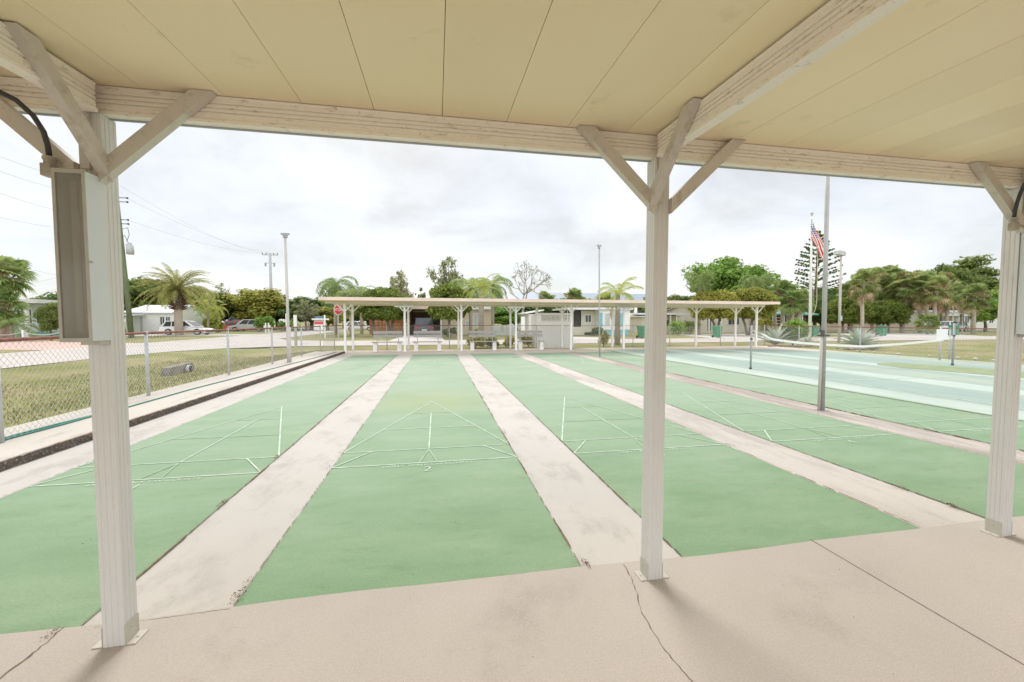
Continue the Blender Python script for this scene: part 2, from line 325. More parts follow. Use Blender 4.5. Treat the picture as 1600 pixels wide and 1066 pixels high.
# ---------------------------------------------------------------- mesh helpers
class MB:
    def __init__(s): s.v = []; s.f = []
    def add(s, vs, fs):
        o = len(s.v); s.v += [tuple(p) for p in vs]; s.f += [tuple(i+o for i in f) for f in fs]; return s
    def box(s, x0, x1, y0, y1, z0, z1):
        return s.add([(x0,y0,z0),(x1,y0,z0),(x1,y1,z0),(x0,y1,z0),(x0,y0,z1),(x1,y0,z1),(x1,y1,z1),(x0,y1,z1)],
            [(0,3,2,1),(4,5,6,7),(0,1,5,4),(1,2,6,5),(2,3,7,6),(3,0,4,7)])
    def prism(s, poly, axis, a, b):
        # poly: 2-D outline (ccw); axis 'x': (y,z) along x; 'y': (x,z) along y; 'z': (x,y) along z
        n = len(poly); P = {'x': lambda p, t: (t, p[0], p[1]), 'y': lambda p, t: (p[0], t, p[1]), 'z': lambda p, t: (p[0], p[1], t)}[axis]
        vs = [P(p, a) for p in poly]+[P(p, b) for p in poly]
        return s.add(vs, [tuple(range(n))[::-1], tuple(range(n, 2*n))]+[(i, (i+1) % n, (i+1) % n+n, i+n) for i in range(n)])
    def beam(s, p, q, w, h, up=(0,0,1)):
        p, q = Vector(p), Vector(q); d = (q-p).normalized(); sd_ = d.cross(Vector(up))
        if sd_.length < 1e-4: sd_ = Vector((1,0,0))
        sd_.normalize(); u = sd_.cross(d); a, b = sd_*w/2, u*h/2
        return s.add([p-a-b, p+a-b, p+a+b, p-a+b, q-a-b, q+a-b, q+a+b, q-a+b], [(0,3,2,1),(4,5,6,7),(0,1,5,4),(1,2,6,5),(2,3,7,6),(3,0,4,7)])
    def tube(s, path, rad, n=8, cap=True):
        path = [Vector(p) for p in path]; k = len(path)
        if not hasattr(rad, '__len__'): rad = [rad]*k
        vs = []; ref = None
        for i, p in enumerate(path):
            d = (path[min(i+1, k-1)]-path[max(i-1, 0)]).normalized()
            if ref is None: ref = Vector((1,0,0)) if abs(d.x) < .8 else Vector((0,1,0))
            a = d.cross(ref).normalized(); b = a.cross(d).normalized(); ref = -b if False else ref
            for j in range(n):
                t = 2*math.pi*j/n; vs.append(p+(a*math.cos(t)+b*math.sin(t))*rad[i])
        fs = [(i*n+j, i*n+(j+1) % n, (i+1)*n+(j+1) % n, (i+1)*n+j) for i in range(k-1) for j in range(n)]
        if cap: fs += [tuple(range(n))[::-1], tuple((k-1)*n+j for j in range(n))]
        return s.add(vs, fs)
    def ball(s, c, r, nu=10, nv=7, sq=(1,1,1)):
        vs = [(c[0], c[1], c[2]+r*sq[2])]
        for i in range(1, nv):
            t = math.pi*i/nv
            for j in range(nu):
                u = 2*math.pi*j/nu; vs.append((c[0]+r*sq[0]*math.sin(t)*math.cos(u), c[1]+r*sq[1]*math.sin(t)*math.sin(u), c[2]+r*sq[2]*math.cos(t)))
        vs.append((c[0], c[1], c[2]-r*sq[2])); fs = [(0, 1+j, 1+(j+1) % nu) for j in range(nu)]
        for i in range(nv-2):
            for j in range(nu): a = 1+i*nu; fs.append((a+j, a+nu+j, a+nu+(j+1) % nu, a+(j+1) % nu))
        a = 1+(nv-2)*nu; fs += [(a+(j+1) % nu, a+j, len(vs)-1) for j in range(nu)]
        return s.add(vs, fs)
    def mesh(s, name, m, smooth=False):
        me = bpy.data.meshes.new(name); me.from_pydata(s.v, [], s.f); me.materials.append(m)
        if smooth: me.polygons.foreach_set('use_smooth', [True]*len(me.polygons))
        me.update(); return me
    def build(s, name, m, parent=None, smooth=False, bevel=0):
        o = bpy.data.objects.new(name, s.mesh(name, m, smooth)); COL.objects.link(o)
        if parent: o.parent = parent
        if bevel:
            b = o.modifiers.new('bevel', 'BEVEL'); b.width = bevel; b.segments = 2; b.limit_method = 'ANGLE'
        return o
def tag(o, label=None, cat=None, group=None, kind=None):
    if label: o['label'] = label
    if cat: o['category'] = cat
    if group: o['group'] = group
    if kind: o['kind'] = kind
    return o
def empty(name, loc=(0,0,0), rz=0, label=None, cat=None, group=None):
    o = bpy.data.objects.new(name, None); COL.objects.link(o); o.location = loc; o.rotation_euler = (0,0,rz); o.empty_display_size = .2
    return tag(o, label, cat, group)
def kids(o): return [c for c in bpy.data.objects if c.parent == o]
def copy_tree(o, parent=None):
    c = o.copy(); COL.objects.link(c); c.parent = parent
    for ch in kids(o): copy_tree(ch, c)
    return c
def sheet(name, poly, z, m, kind='structure'):
    o = MB().add([(x, y, z) for x, y in poly], [tuple(range(len(poly)))]).build(name, m)
    return tag(o, kind=kind)
def obox(name, m, parent, *a, bevel=0): return MB().box(*a).build(name, m, parent, bevel=bevel)
def text_mesh(name, txt, size, m, parent, mw, extrude=0):
    cu = bpy.data.curves.new('t', 'FONT'); cu.body = txt; cu.size = size; cu.align_x = 'CENTER'; cu.extrude = extrude
    t = bpy.data.objects.new('t', cu); me = bpy.data.meshes.new_from_object(t); me.name = name
    bpy.data.objects.remove(t); o = bpy.data.objects.new(name, me); COL.objects.link(o); me.materials.clear(); me.materials.append(m)
    if parent: o.parent = parent
    o.matrix_local = mw; return o

# ================================================================ GROUND AND COURTS
rnd = random.Random(7)
P, CW, CL = 2.46867, 1.8288, 16.0
def gz(x, y):
    # shallow drainage swale beside the left road
    if y > 24: k = 0
    else: k = 1 if y < 20 else (24-y)/4
    d = abs(x+7.7)/3.0
    s = -.30*k*(math.cos(min(1, d)*math.pi)*.5+.5)
    return -.05+s+.012*math.sin(x*1.3+y*.7)*math.sin(y*.9)*(1 if x < -4.6 or y > 19.5 or x > 21 else 0)
xs = [-700,-300,-150,-80,-50,-35]+[-26+i*.5 for i in range(100)]+[26,35,50,80,120,200,400,900]
ys = [-300,-80,-30,-12]+[-6+i*.5 for i in range(64)]+[28,32,40,55,80,120,200,400,1100]
g = MB(); nx = len(xs)
g.add([(x, y, gz(x, y)) for y in ys for x in xs], [(j*nx+i, j*nx+i+1, (j+1)*nx+i+1, (j+1)*nx+i) for j in range(len(ys)-1) for i in range(nx-1)])
tag(g.build('ground', M['lawn'], smooth=True), kind='structure')
# roads
road = [(-12.2,-40),(-12.2,17.2),(-11.6,20.2),(-10.2,22.3),(-8.0,23.5),(-5.5,23.7),(140,23.9),(140,29.6),(-3,30.1),(-7.5,30.6),(-10.6,32.4),(-12.2,35.5),(-12.8,50),(-13.5,160),(-20.5,160),(-19,50),(-18.4,33),(-18.4,-40)]
sheet('road', road, -.026, M['road'])
sheet('driveway', [(-18.4,22.2),(-18.4,29.0),(-40,41),(-40,30)], -.030, M['pink'])
sheet('driveway', [(-18.6,44.5),(-18.6,49),(-34,50.5),(-34,45.5)], -.030, M['drive'])
sheet('driveway', [(-2.6,30.08),(1.6,30.03),(1.2,47),(-2.2,47)], -.030, M['drive'])
sheet('driveway', [(8.6,30.0),(15.5,29.9),(16.0,33.5),(12.5,37.5),(9.0,41.5)], -.030, M['drive'])
sheet('driveway', [(24.8,29.9),(32.5,29.85),(38,40),(28,41)], -.030, M['drive'])
sheet('driveway', [(43.5,29.8),(56,29.75),(64,40),(47,40)], -.030, M['drive'])
# concrete apron under everything
apron = MB().prism([(-4.3,-6),(20.5,-6),(20.5,19.15),(-4.3,19.15)], 'z', -.3, -.012).build('court_apron', M['farslab']); tag(apron, kind='structure')
sheet('alley_strip', [(-3.07,0),(-2.46,0),(-2.46,CL),(-3.07,CL)], -.004, M['strip'])
for k in range(4):
    x0 = (k-1)*P+CW
    sheet('alley_strip', [(x0-.02,0),(x0+P-CW+.02,0),(x0+P-CW+.02,CL+.25),(x0-.02,CL+.25)], -.004, M['strip_brown'] if k == 3 else M['strip_dirty'] if k == 2 else M['strip'])
sheet('teal_court', [(9.35,0),(20.0,-2),(20.2,8),(20.1,14),(17.0,16.9),(9.35,17.2)], 0, M['teal'])
for k in range(5):
    x0 = (k-1)*P; x1 = x0+CW+(.07 if k == 4 else 0)
    if k == 4: x0 += -.0
    sheet('shuffleboard_court', [(x0,0),(x1,0),(x1,CL),(x0,CL)], 0, M['court'])
sheet('turf_patch', [(15.2,8.0),(15.4,8.9),(16.0,9.35),(16.8,9.3),(17.3,8.2),(17.5,7.0),(18.2,-3),(16.3,-3),(15.9,3.0),(15.6,6.2)], .006, M['olive'])
# court lines
def seg(mb, a, b, w, z=.004, y0=0, flip=False):
    a, b = Vector(a), Vector(b)
    if flip: a.y, b.y = CL-a.y, CL-b.y
    d = (b-a).normalized(); n = Vector((-d.y, d.x))*w/2
    q = [a+n, a-n, b-n, b+n]
    if flip: q = q[::-1]
    mb.add([(p.x, p.y, z) for p in q], [(0,1,2,3)])
ft = .3048
for k in range(5):
    x0 = (k-1)*P; x1 = x0+CW; xc = (x0+x1)/2
    for flip in (False, True):
        mb = MB(); mf = MB()
        W_ = .019 if not flip else .03
        seg(mb, (x0,1.98), (x1,1.98), W_, flip=flip); seg(mb, (x0+.01,2.438), (x1-.01,2.438), W_*.85, flip=flip, z=.0042)
        seg(mb, (x0,2.44), (xc,5.18), W_*.85, flip=flip, z=.0044); seg(mb, (x1,2.44), (xc,5.18), W_*.85, flip=flip, z=.0046)
        seg(mf if k != 1 else mb, (x0+.305,3.353), (x1-.305,3.353), W_*.8, flip=flip, z=.0048)
        seg(mf, (x0+.61,4.267), (x1-.61,4.267), W_*.8, flip=flip, z=.005)
        seg(mb, (xc,2.44), (xc,4.26), W_*.8, flip=flip, z=.0052)
        seg(mb, (x0+.3,2.43), (x0,1.99), W_*.8, flip=flip, z=.0054); seg(mb, (x1-.3,2.43), (x1,1.99), W_*.8, flip=flip, z=.0056)
        seg(mf, (xc,2.40), (xc-.09,1.99), W_*.7, flip=flip, z=.0058); seg(mf, (xc,2.40), (xc+.09,1.99), W_*.7, flip=flip, z=.006)
        if flip: mf.v and mb.add(mf.v, mf.f)
        tag(mb.build('court_lines', M['line_faint'] if flip else M['line']), kind='structure')
        if not flip: tag(mf.build('court_lines', M['line_faint']), kind='structure')
    tx = text_mesh('court_lettering', "DON'T WALK ON COURTS", .072, M['line'], None, Matrix.Translation((xc,1.895,.0045))); tag(tx, kind='structure')
    tx = text_mesh('court_number', str(k+1), .17, M['line'], None, Matrix.Translation((xc,1.74,.0045))); tag(tx, kind='structure')
mb = MB()
seg(mb, (10.6,6.07), (15.5,6.13), .05, z=.004); seg(mb, (10.5,-1.5), (10.5,16.9), .05, z=.0044); seg(mb, (10.6,11.0), (15.5,11.0), .05, z=.004)
tag(mb.build('court_lines', M['line']), kind='structure')
# ragged dirt and moss along the paint edges
def ragged(x, y0, y1, m, wmin, wmax, side, z, step=.035, thr=.0, name='joint_dirt'):
    mb = MB(); n = int((y1-y0)/step); pv = []
    w_ = wmin
    for i in range(n+1):
        w_ = max(wmin*.25, min(wmax, w_+rnd.uniform(-1, 1)*(wmax-wmin)*.35)); pv.append(w_)
    vs = []
    for i in range(n+1):
        y = y0+i*step; vs += [(x-side*rnd.uniform(0,.004), y, z), (x+side*pv[i], y, z)]
    fs = [(2*i, 2*i+1, 2*i+3, 2*i+2) if side > 0 else (2*i, 2*i+2, 2*i+3, 2*i+1) for i in range(n) if rnd.random() > thr]
    return tag(mb.add(vs, fs).build(name, m), kind='stuff')
for k in range(5):
    x0 = (k-1)*P
    ragged(x0, .02, CL, M['debris2'], .003, .008 if k != 4 else .03, -1, .008, thr=.25)
    ragged(x0+CW, .02, CL, M['debris2'], .004, .013, 1, .008, thr=.10)
# clumps of dry leaves and crumbs
def litter(spots, m, name):
    mb = MB()
    for (x, y, r, n, s) in spots:
        for i in range(n):
            a = rnd.uniform(0, 6.28); q = r*rnd.random()**.8; px_, py_ = x+q*math.cos(a)*.6, y+q*math.sin(a)*1.6
            b = rnd.uniform(0, 6.28); l_ = s*rnd.uniform(.5, 1.4); c, d = math.cos(b)*l_, math.sin(b)*l_; z = .012+rnd.uniform(0, .008)
            mb.add([(px_-c, py_-d, z), (px_+d*.35, py_-c*.35, z+rnd.uniform(-.003,.006)), (px_+c, py_+d, z+rnd.uniform(0,.006)), (px_-d*.35, py_+c*.35, z)], [(0,1,2,3)])
    return tag(mb.build(name, m), kind='stuff')
litter([(1.15,.6,.9,26,.0045),(3.4,.8,.8,22,.0045),(-1.2,.9,.8,20,.0045),(1.0,-.8,.9,30,.003),(3.0,-.7,.8,24,.003),(-.01,.08,.05,60,.006),(-.01,.20,.04,26,.005),(1.86,.03,.035,60,.005),(-.72,-.04,.04,40,.004),(-.64,1.3,.05,50,.007),(-.64,2.4,.04,40,.007),(4.92,.25,.05,60,.007),(4.90,.6,.05,50,.007)]+
       [(x, rnd.uniform(1, 12), .05, 14, .007) for x in (-.63, -.02, 1.85, 4.31, 2.46, 6.78) for _ in range(5)], M['debris'], 'leaf_litter')
# near slab
ns = MB(); e = []
for i in range(61):
    x = -9+i*.4; e.append((x, .012*math.sin(x*1.7)+.008*math.sin(x*4.1)))
ns.prism([(-9,-14),(15,-14)]+e[::-1], 'z', -.2, .014); tag(ns.build('patio_slab', M['slab']), kind='structure')  # extended unseen behind the camera to bounce more light up to the ceiling
def crack(pts, w_, name='slab_crack', m='dark'):
    mb = MB(); P2 = []
    for a, b in zip(pts[:-1], pts[1:]):
        n = max(2, int((Vector(b)-Vector(a)).length/.02))
        for i in range(n):
            t = i/n; P2.append((a[0]+(b[0]-a[0])*t+rnd.uniform(-1,1)*.004*(name == 'slab_crack'), a[1]+(b[1]-a[1])*t+rnd.uniform(-1,1)*.003*(name == 'slab_crack')))
    P2.append(pts[-1]); vs = []
    for i, p in enumerate(P2):
        q = P2[min(i+1, len(P2)-1)]; r_ = P2[max(0, i-1)]; d = Vector((q[0]-r_[0], q[1]-r_[1])).normalized(); w2 = w_/2*(rnd.uniform(.3, 1.2) if name == 'slab_crack' else 1)
        vs += [(p[0]-d.y*w2, p[1]+d.x*w2, .0145), (p[0]+d.y*w2, p[1]-d.x*w2, .0145)]
    mb.add(vs, [(2*i, 2*i+1, 2*i+3, 2*i+2) for i in range(len(P2)-1)]); return tag(mb.build(name, M[m]), kind='structure')
crack([(3.39,.02),(3.36,-7)], .009, 'slab_joint', 'joint')
crack([(2.075,-.02),(2.06,-.13),(2.035,-.25),(1.985,-.39),(1.975,-.5),(1.97,-.63),(1.99,-.80),(1.97,-1.4),(2.01,-2.2)], .006, m='joint')
crack([(-.70,.0),(-.69,-.1),(-.70,-.3),(-.73,-.6),(-.72,-1.2)], .012, m='joint')
crack([(-.56,-.035),(-.40,-.03),(-.2,-.02),(0,-.012)], .003, m='joint')
# left kerb with a worn, exposed edge
k_ = MB(); k_.prism([(-4.32,-6),(-3.10,-6),(-3.10,17.3),(-4.32,17.3)], 'z', -.2, .09); tag(k_.build('kerb', M['kerb']), kind='structure')
kf = MB(); n = 520; vs = []
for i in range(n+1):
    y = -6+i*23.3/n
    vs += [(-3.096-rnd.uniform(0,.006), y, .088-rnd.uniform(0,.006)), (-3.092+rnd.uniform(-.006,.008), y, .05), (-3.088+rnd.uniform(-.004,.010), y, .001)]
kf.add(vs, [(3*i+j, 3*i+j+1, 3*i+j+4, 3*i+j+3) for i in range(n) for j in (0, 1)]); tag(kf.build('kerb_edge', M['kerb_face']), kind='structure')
rim = MB(); n = 300; vs = []
for i in range(n+1):
    y = -6+i*23.2/n; vs += [(-3.1, y, .0915), (-3.1-rnd.uniform(.008,.03), y, .0915)]
rim.add(vs, [(2*i, 2*i+2, 2*i+3, 2*i+1) for i in range(n)]); tag(rim.build('kerb_rim', flat('rust_stained_kerb', (.42,.27,.18), .95, .3, 20)), kind='structure')

# ================================================================ NEAR SHELTER
sh = empty('patio_cover', (0,0,0), 0, 'near aluminium shelter with cream panel ceiling and three fluted posts', 'shelter')
ROOF = lambda y: 2.403+.040*(y+.165)
def fluted(w_, d_, n=3):
    # square tube outline with shallow grooves on all four sides
    pts = []; g_ = .0018
    def side(a, b, nrm):
        a, b = Vector(a), Vector(b); L = (b-a)
        pts.append(a)
        for i in range(n):
            t = (i+.75)/(n+.5)*1.0
            for dt, dd in ((-.055,0),(-.03,1),(.03,1),(.055,0)): pts.append(a+L*(t+dt)-Vector(nrm)*g_*dd)
    h, k = w_/2, d_/2
    side((-h,-k),(h,-k),(0,-1)); side((h,-k),(h,k),(1,0)); side((h,k),(-h,k),(0,1)); side((-h,k),(-h,-k),(-1,0))
    return [(p.x, p.y) for p in pts]
PX = [-2.94, -.38, 2.18, 4.705, 7.25]
def near_post(x, y, fwd=1, top=2.283):
    po = MB().prism([(a+x, b+y) for a, b in fluted(.082, .082)], 'z', .014, top).build('post', M['post'], sh)
    for s in (-1, 1):
        bk = MB()
        bk.box(*sorted((x+s*.042, x+s*.045)), y-.042, y+.042, .0145, .105)
        bk.box(*sorted((x+s*.0455, x+s*.083)), y-.042, y+.042, .0145, .019)
        bk.ball((x+s*.0455, y-.005*s, .075), .006, 8, 5, (.6,1,1)); bk.ball((x+s*.066, y, .019), .007, 8, 5, (1,1,.6))
        bk.build('base_bracket', M['bracket'], sh)
    # head plate
    hp = MB().box(x-.025, x+.006, y-.058, y-.0415, 2.05, ROOF(y)-.001); hp.build('head_plate', M['brace'], sh)
    return po
def brace_x(x, s, y=-.165):
    a, b = Vector((x+s*.044, y-.026, 2.035)), Vector((x+s*.405, y-.026, 2.378))
    d = (b-a).normalized(); n = Vector((d.z,0,-d.x))*.0285*(1 if s > 0 else -1)
    # mitred ends: upright at the post, level under the ceiling
    zt = ROOF(y)-.004
    def at_x(p, xx): t = (xx-p.x)/d.x; return p+d*t
    def at_z(p, zz): t = (zz-p.z)/d.z; return p+d*t
    p1, p2 = at_x(a+n, x+s*.042), at_x(a-n, x+s*.042); q1, q2 = at_z(a+n, zt), at_z(a-n, zt)
    poly = [(p.x, p.z) for p in (p1, q1, q2, p2)]
    if (poly[1][0]-poly[0][0])*(poly[2][1]-poly[1][1])-(poly[1][1]-poly[0][1])*(poly[2][0]-poly[1][0]) > 0: poly = poly[::-1]
    mb = MB().prism(poly, 'y', y-.044, y-.003)
    c = (Vector(q1)+Vector(q2))/2-d*.04; mb.ball((c.x, y-.044, c.z), .007, 8, 5, (1,.5,1)); c2 = a+d*.05; mb.ball((c2.x, y-.044, c2.z), .006, 8, 5, (1,.5,1))
    return mb.build('brace', M['brace'], sh)
def brace_y(xc, y=-.165):
    a, b = Vector((xc, y-.02, 2.045)), Vector((xc, y-.36, 2.385)); d = (b-a).normalized(); n = Vector((0, d.z, -d.y))*.027
    zt = ROOF(-.5)-.008
    at_y = lambda p, yy: p+d*((yy-p.y)/d.y); at_z = lambda p, zz: p+d*((zz-p.z)/d.z)
    p1, p2 = at_y(a+n, y-.018), at_y(a-n, y-.018); q1, q2 = at_z(a+n, zt), at_z(a-n, zt)
    mb = MB().prism([(p.y, p.z) for p in (p1, p2, q2, q1)], 'x', xc-.021, xc+.021)
    for t in (.04, .07): mb.ball((xc+.022, (a+d*t).y, (a+d*t).z), .005, 8, 5)
    return mb.build('brace', M['brace'], sh)
def ribbed(face0, depth, z0, z1, sgn):
    # beam outline (outward coordinate, z): ribbed face, projecting bottom lip
    h = z1-z0; o = []
    prof = [(.006,0),(.006,.014),(0,.020)]
    for c in (.40,.56,.72): prof += [(0, h*(c-.03)), (-.006, h*(c-.015)), (-.006, h*(c+.015)), (0, h*(c+.03))]
    prof += [(0, h*.93), (.003, h*.95), (.003, h)]
    return [(face0-sgn*p, z0+q) for p, q in prof]+[(face0+sgn*depth, z1), (face0+sgn*depth, z0)]
for x in PX: near_post(x, -.14)
for x in PX[1:4]:
    brace_x(x, -1); brace_x(x, 1)
brace_x(PX[0], 1); brace_x(PX[4], -1)
for x, xb in zip(PX, (-.034, .034, -.036, -.036, -.036)): brace_y(x+xb*1.75 if 0 < x < 4 else x+.058)
fb = MB().prism(ribbed(-.165, .034, 2.285, 2.4, 1)[::-1], 'x', -3.6, 7.9).build('beam', M['beam'], sh)
obox('drip_edge', M['gutter'], sh, -3.6, 7.9, -.1305, -.122, 2.2785, 2.39)
for i, x in enumerate(PX):
    mb = MB(); s = 1 if x > 1 else -1; f0 = x-.04 if x > 1 else x+.04
    pr = ribbed(f0, .045, 2.277, 2.392, s); 
    # sloping with the roof: build as sheared prism
    n_ = len(pr); y0_, y1_ = -.20, -3.98
    vs = [(a, y0_, b) for a, b in pr]+[(a, y1_, b+.040*(y1_-y0_)) for a, b in pr]
    fs = [tuple(range(n_)), tuple(range(n_, 2*n_))[::-1]]+[(j, j+n_, (j+1) % n_+n_, (j+1) % n_) for j in range(n_)]
    if s < 0: fs = [f[::-1] for f in fs]
    mb.add(vs, fs).build('beam', M['beam'], sh)
rb = MB().box(-3.6, 7.9, -4.06, -4.0, 2.12, 2.24).build('beam', M['beam'], sh)
for x in PX: near_post(x, -4.05+.09, top=2.12)
# ceiling pans with open joints and a dark backing above
mb = MB(); x = .427-.3095*14
while x < 8.2:
    j = .0011
    vs = []
    for (a, b) in ((x+j, .10), (x+.3095-j, .10), (x+.3095-j, -4.5), (x+j, -4.5)): vs.append((a, b, ROOF(b)))
    vs += [(p[0], p[1], p[2]+.02) for p in vs]
    mb.add(vs, [(0,1,2,3),(7,6,5,4),(0,4,5,1),(1,5,6,2),(2,6,7,3),(3,7,4,0)]); x += .3095
mb.build('ceiling', M['ceiling'], sh)
x0, x1 = .427-.3095*14, 8.25
MB().add([(x0,.10,ROOF(.1)+.021),(x1,.10,ROOF(.1)+.021),(x1,-4.5,ROOF(-4.5)+.021),(x0,-4.5,ROOF(-4.5)+.021),(x0,.10,ROOF(.1)+.07),(x1,.10,ROOF(.1)+.07),(x1,-4.5,ROOF(-4.5)+.07),(x0,-4.5,ROOF(-4.5)+.07)],
    [(0,1,2,3),(7,6,5,4),(0,4,5,1),(1,5,6,2),(2,6,7,3),(3,7,4,0)]).build('roof', M['ceil_gap'], sh)
obox('gutter', M['gutter'], sh, x0, x1, .102, .14, ROOF(.1)+.003, ROOF(.1)+.08)

# upright fluorescent fixtures on the posts
def fixture(x, label):
    t = empty('light_fixture', (x, -.185, 1.35), 0, label, 'light', 'upright lamp boxes on the near posts')
    W2, D, H = .104, .092, .665; xa, xb = -.052, .052
    mb = MB()
    mb.box(xa, xa+.004, -D, 0, 0, H).box(xb-.004, xb, -D, 0, 0, H).box(xa+.004, xb-.004, -.004, 0, 0, H)
    mb.box(xa+.004, xb-.004, -D, -.004, 0, .006).box(xa+.004, xb-.004, -D, -.004, H-.006, H); mb.build('housing', M['box_white'], t)
    fr = MB(); y0, y1 = -D-.006, -D-.0005
    fr.box(xa-.003, xa+.008, y0, y1, -.004, H+.004).box(xb-.008, xb+.001, y0, y1, -.004, H+.004).box(xa+.008, xb-.008, y0, y1, -.004, .012).box(xa+.008, xb-.008, y0, y1, H-.012, H+.004)
    fr.box(xb-.002, xb+.006, y0-.001, -D+.012, .31, .318); fr.build('frame', M['box_tan'], t)
    obox('lens', M['lens'], t, xa+.008, xb-.008, -D-.002, -D, .012, H-.012)
    for s in (-.016, .018): MB().tube([(s,-.05,.03),(s,-.05,H-.03)], .0125, 12).build('lamp_tube', M['tube'], t, True)
    obox('end_plate', M['bracket'], t, -.02, .047, -.05, 0, -.018, -.0005)
    mb = MB().tube([(-.092,-.052,H-.005),(-.092,-.052,H+.05)], [.018,.018], 14)
    mb.box(-.112,-.076,-.072,-.034,H-.018,H+.03).tube([(-.076,-.052,H+.012),(.04,-.052,H+.012)], .008, 10).tube([(-.092,-.052,H+.045),(-.092,-.052,H+.06)], [.021,.021], 14)
    mb.build('conduit_elbow', M['conduit'], t, bevel=.004)
    pth = [(-.092,-.052,H+.055),(-.093,-.055,H+.10),(-.097,-.065,H+.15),(-.112,-.085,H+.20),(-.14,-.115,H+.24),(-.19,-.16,H+.262),(-.26,-.22,H+.27),(-.36,-.3,H+.27)]
    MB().tube(pth, .0095, 10).build('flexible_conduit', M['conduit_hose'], t, True)
    return t
f1 = fixture(-.388, 'upright fluorescent lamp box with smoky brown lens on the leftmost near post')
f2 = copy_tree(f1); f2.location.x = 4.722
for c in kids(f2):
    if c.name.startswith(('conduit_elbow', 'flexible_conduit')): c.location.x -= .085; c.location.y += .02
f2.location.x = 4.722; f2['label'] = 'upright fluorescent lamp box cut off by the right edge, on the rightmost near post'

# ================================================================ FAR SHELTER
fs_ = empty('court_shelter', (7.6,18.3,0), 0, 'long low far shelter with pinkish flat roof on thin Y-braced white posts', 'shelter')
def fadd(mb, name, m): o = mb.build(name, M[m]); o.parent = fs_; o.matrix_parent_inverse = Matrix.Translation((-7.6,-18.3,0)); return o
FX0, FX1 = -3.98, 19.0
front = [-3.15,-.48,2.18,4.87,7.72,10.6,18.5]; rear = [-3.12,-.42,2.12,4.88,7.75,10.7,13.3,15.9,18.5]
rf = MB(); z0, z1 = 2.375, 2.33
rf.add([(FX0,16.7,z0),(FX1,16.7,z0),(FX1,20.1,z1),(FX0,20.1,z1),(FX0,16.7,z0+.07),(FX1,16.7,z0+.07),(FX1,20.1,z1+.07),(FX0,20.1,z1+.07)], [(0,3,2,1),(4,5,6,7),(0,1,5,4),(1,2,6,5),(2,3,7,6),(3,0,4,7)])
fadd(rf, 'roof', 'ceiling')
fadd(MB().box(FX0-.02, FX1+.02, 16.66, 16.697, 2.355, 2.495), 'fascia', 'fascia')
fadd(MB().box(FX0-.02, FX0-.002, 16.70, 20.1, 2.32, 2.47), 'fascia', 'fascia')
fadd(MB().box(FX0, FX1, 17.66, 17.72, 2.25, 2.36), 'beam', 'cream'); fadd(MB().box(FX0, FX1, 19.27, 19.33, 2.22, 2.335), 'beam', 'cream')
for (lst, yy, zt) in ((front, 17.69, 2.25), (rear, 19.3, 2.22)):
    for x in lst:
        fadd(MB().box(x-.048, x+.048, yy-.048, yy+.048, -.012, zt), 'post', 'white')
        for s in (-1, 1): fadd(MB().beam((x+s*.05, yy-.04, 1.93), (x+s*.36, yy-.04, 2.24), .045, .045, (0,1,0)), 'brace', 'white')
        fadd(MB().box(x-.09, x+.09, yy-.06, yy+.06, -.012, .006), 'base_plate', 'bracket')
for i, x in enumerate((-.48, 4.87, 10.6)):
    t = empty('tube_light', (x, 17.6, 2.10), 0, ['horizontal lamp box on the second front post of the far shelter', 'horizontal lamp box on the fourth front post of the far shelter', 'horizontal lamp box on the sixth front post of the far shelter'][i], 'light', 'horizontal lamp boxes under the far shelter')
    obox('housing', M['box_white'], t, -.44, .40, -.06, .03, 0, .07, bevel=.008); obox('lens', M['box_tan'], t, -.42, .38, -.055, .02, .0705, .10)

# ================================================================ BENCHES
def bench(x, label):
    t = empty('bench', (x, 18.25, -.012), 0, label, 'bench', 'grey plank benches under the far shelter')
    for s in (-.56, .56):
        mb = MB().prism([(-.19,0),(.19,0),(.16,.06),(.14,.40),(.18,.43),(-.18,.43),(-.14,.40),(-.16,.06)], 'x', s-.09, s+.09); mb.build('leg', M['block'], t)
    obox('seat', M['plank'], t, -.71, .71, -.22, .17, .431, .465, bevel=.004)
    for z in (.66, .84): 
        mb = MB().add([(-.69,.195,z),(.69,.195,z),(.69,.225,z+.14),(-.69,.225,z+.14),(-.69,.23,z),(.69,.23,z),(.69,.26,z+.14),(-.69,.26,z+.14)], [(0,1,2,3),(7,6,5,4),(0,4,5,1),(2,6,7,3),(1,5,6,2),(0,3,7,4)]); mb.build('back_slat', M['plank'], t)
    for s in (-.5, .5): MB().tube([(s,.17,.44),(s,.20,.48),(s,.285,.97)], .018, 8).build('back_support', M['galv'], t)
    return t
for px_, lb in ((605, 'plank bench in front of the orange wooden fence, leftmost under the far shelter'), (668, 'plank bench in front of the carport with the dark parked car'), (755, 'plank bench in front of the thick palm trunk and low bushes'), (829, 'plank bench beside the white lattice fence panel')):
    bench(wx(px_, 18.25), lb)

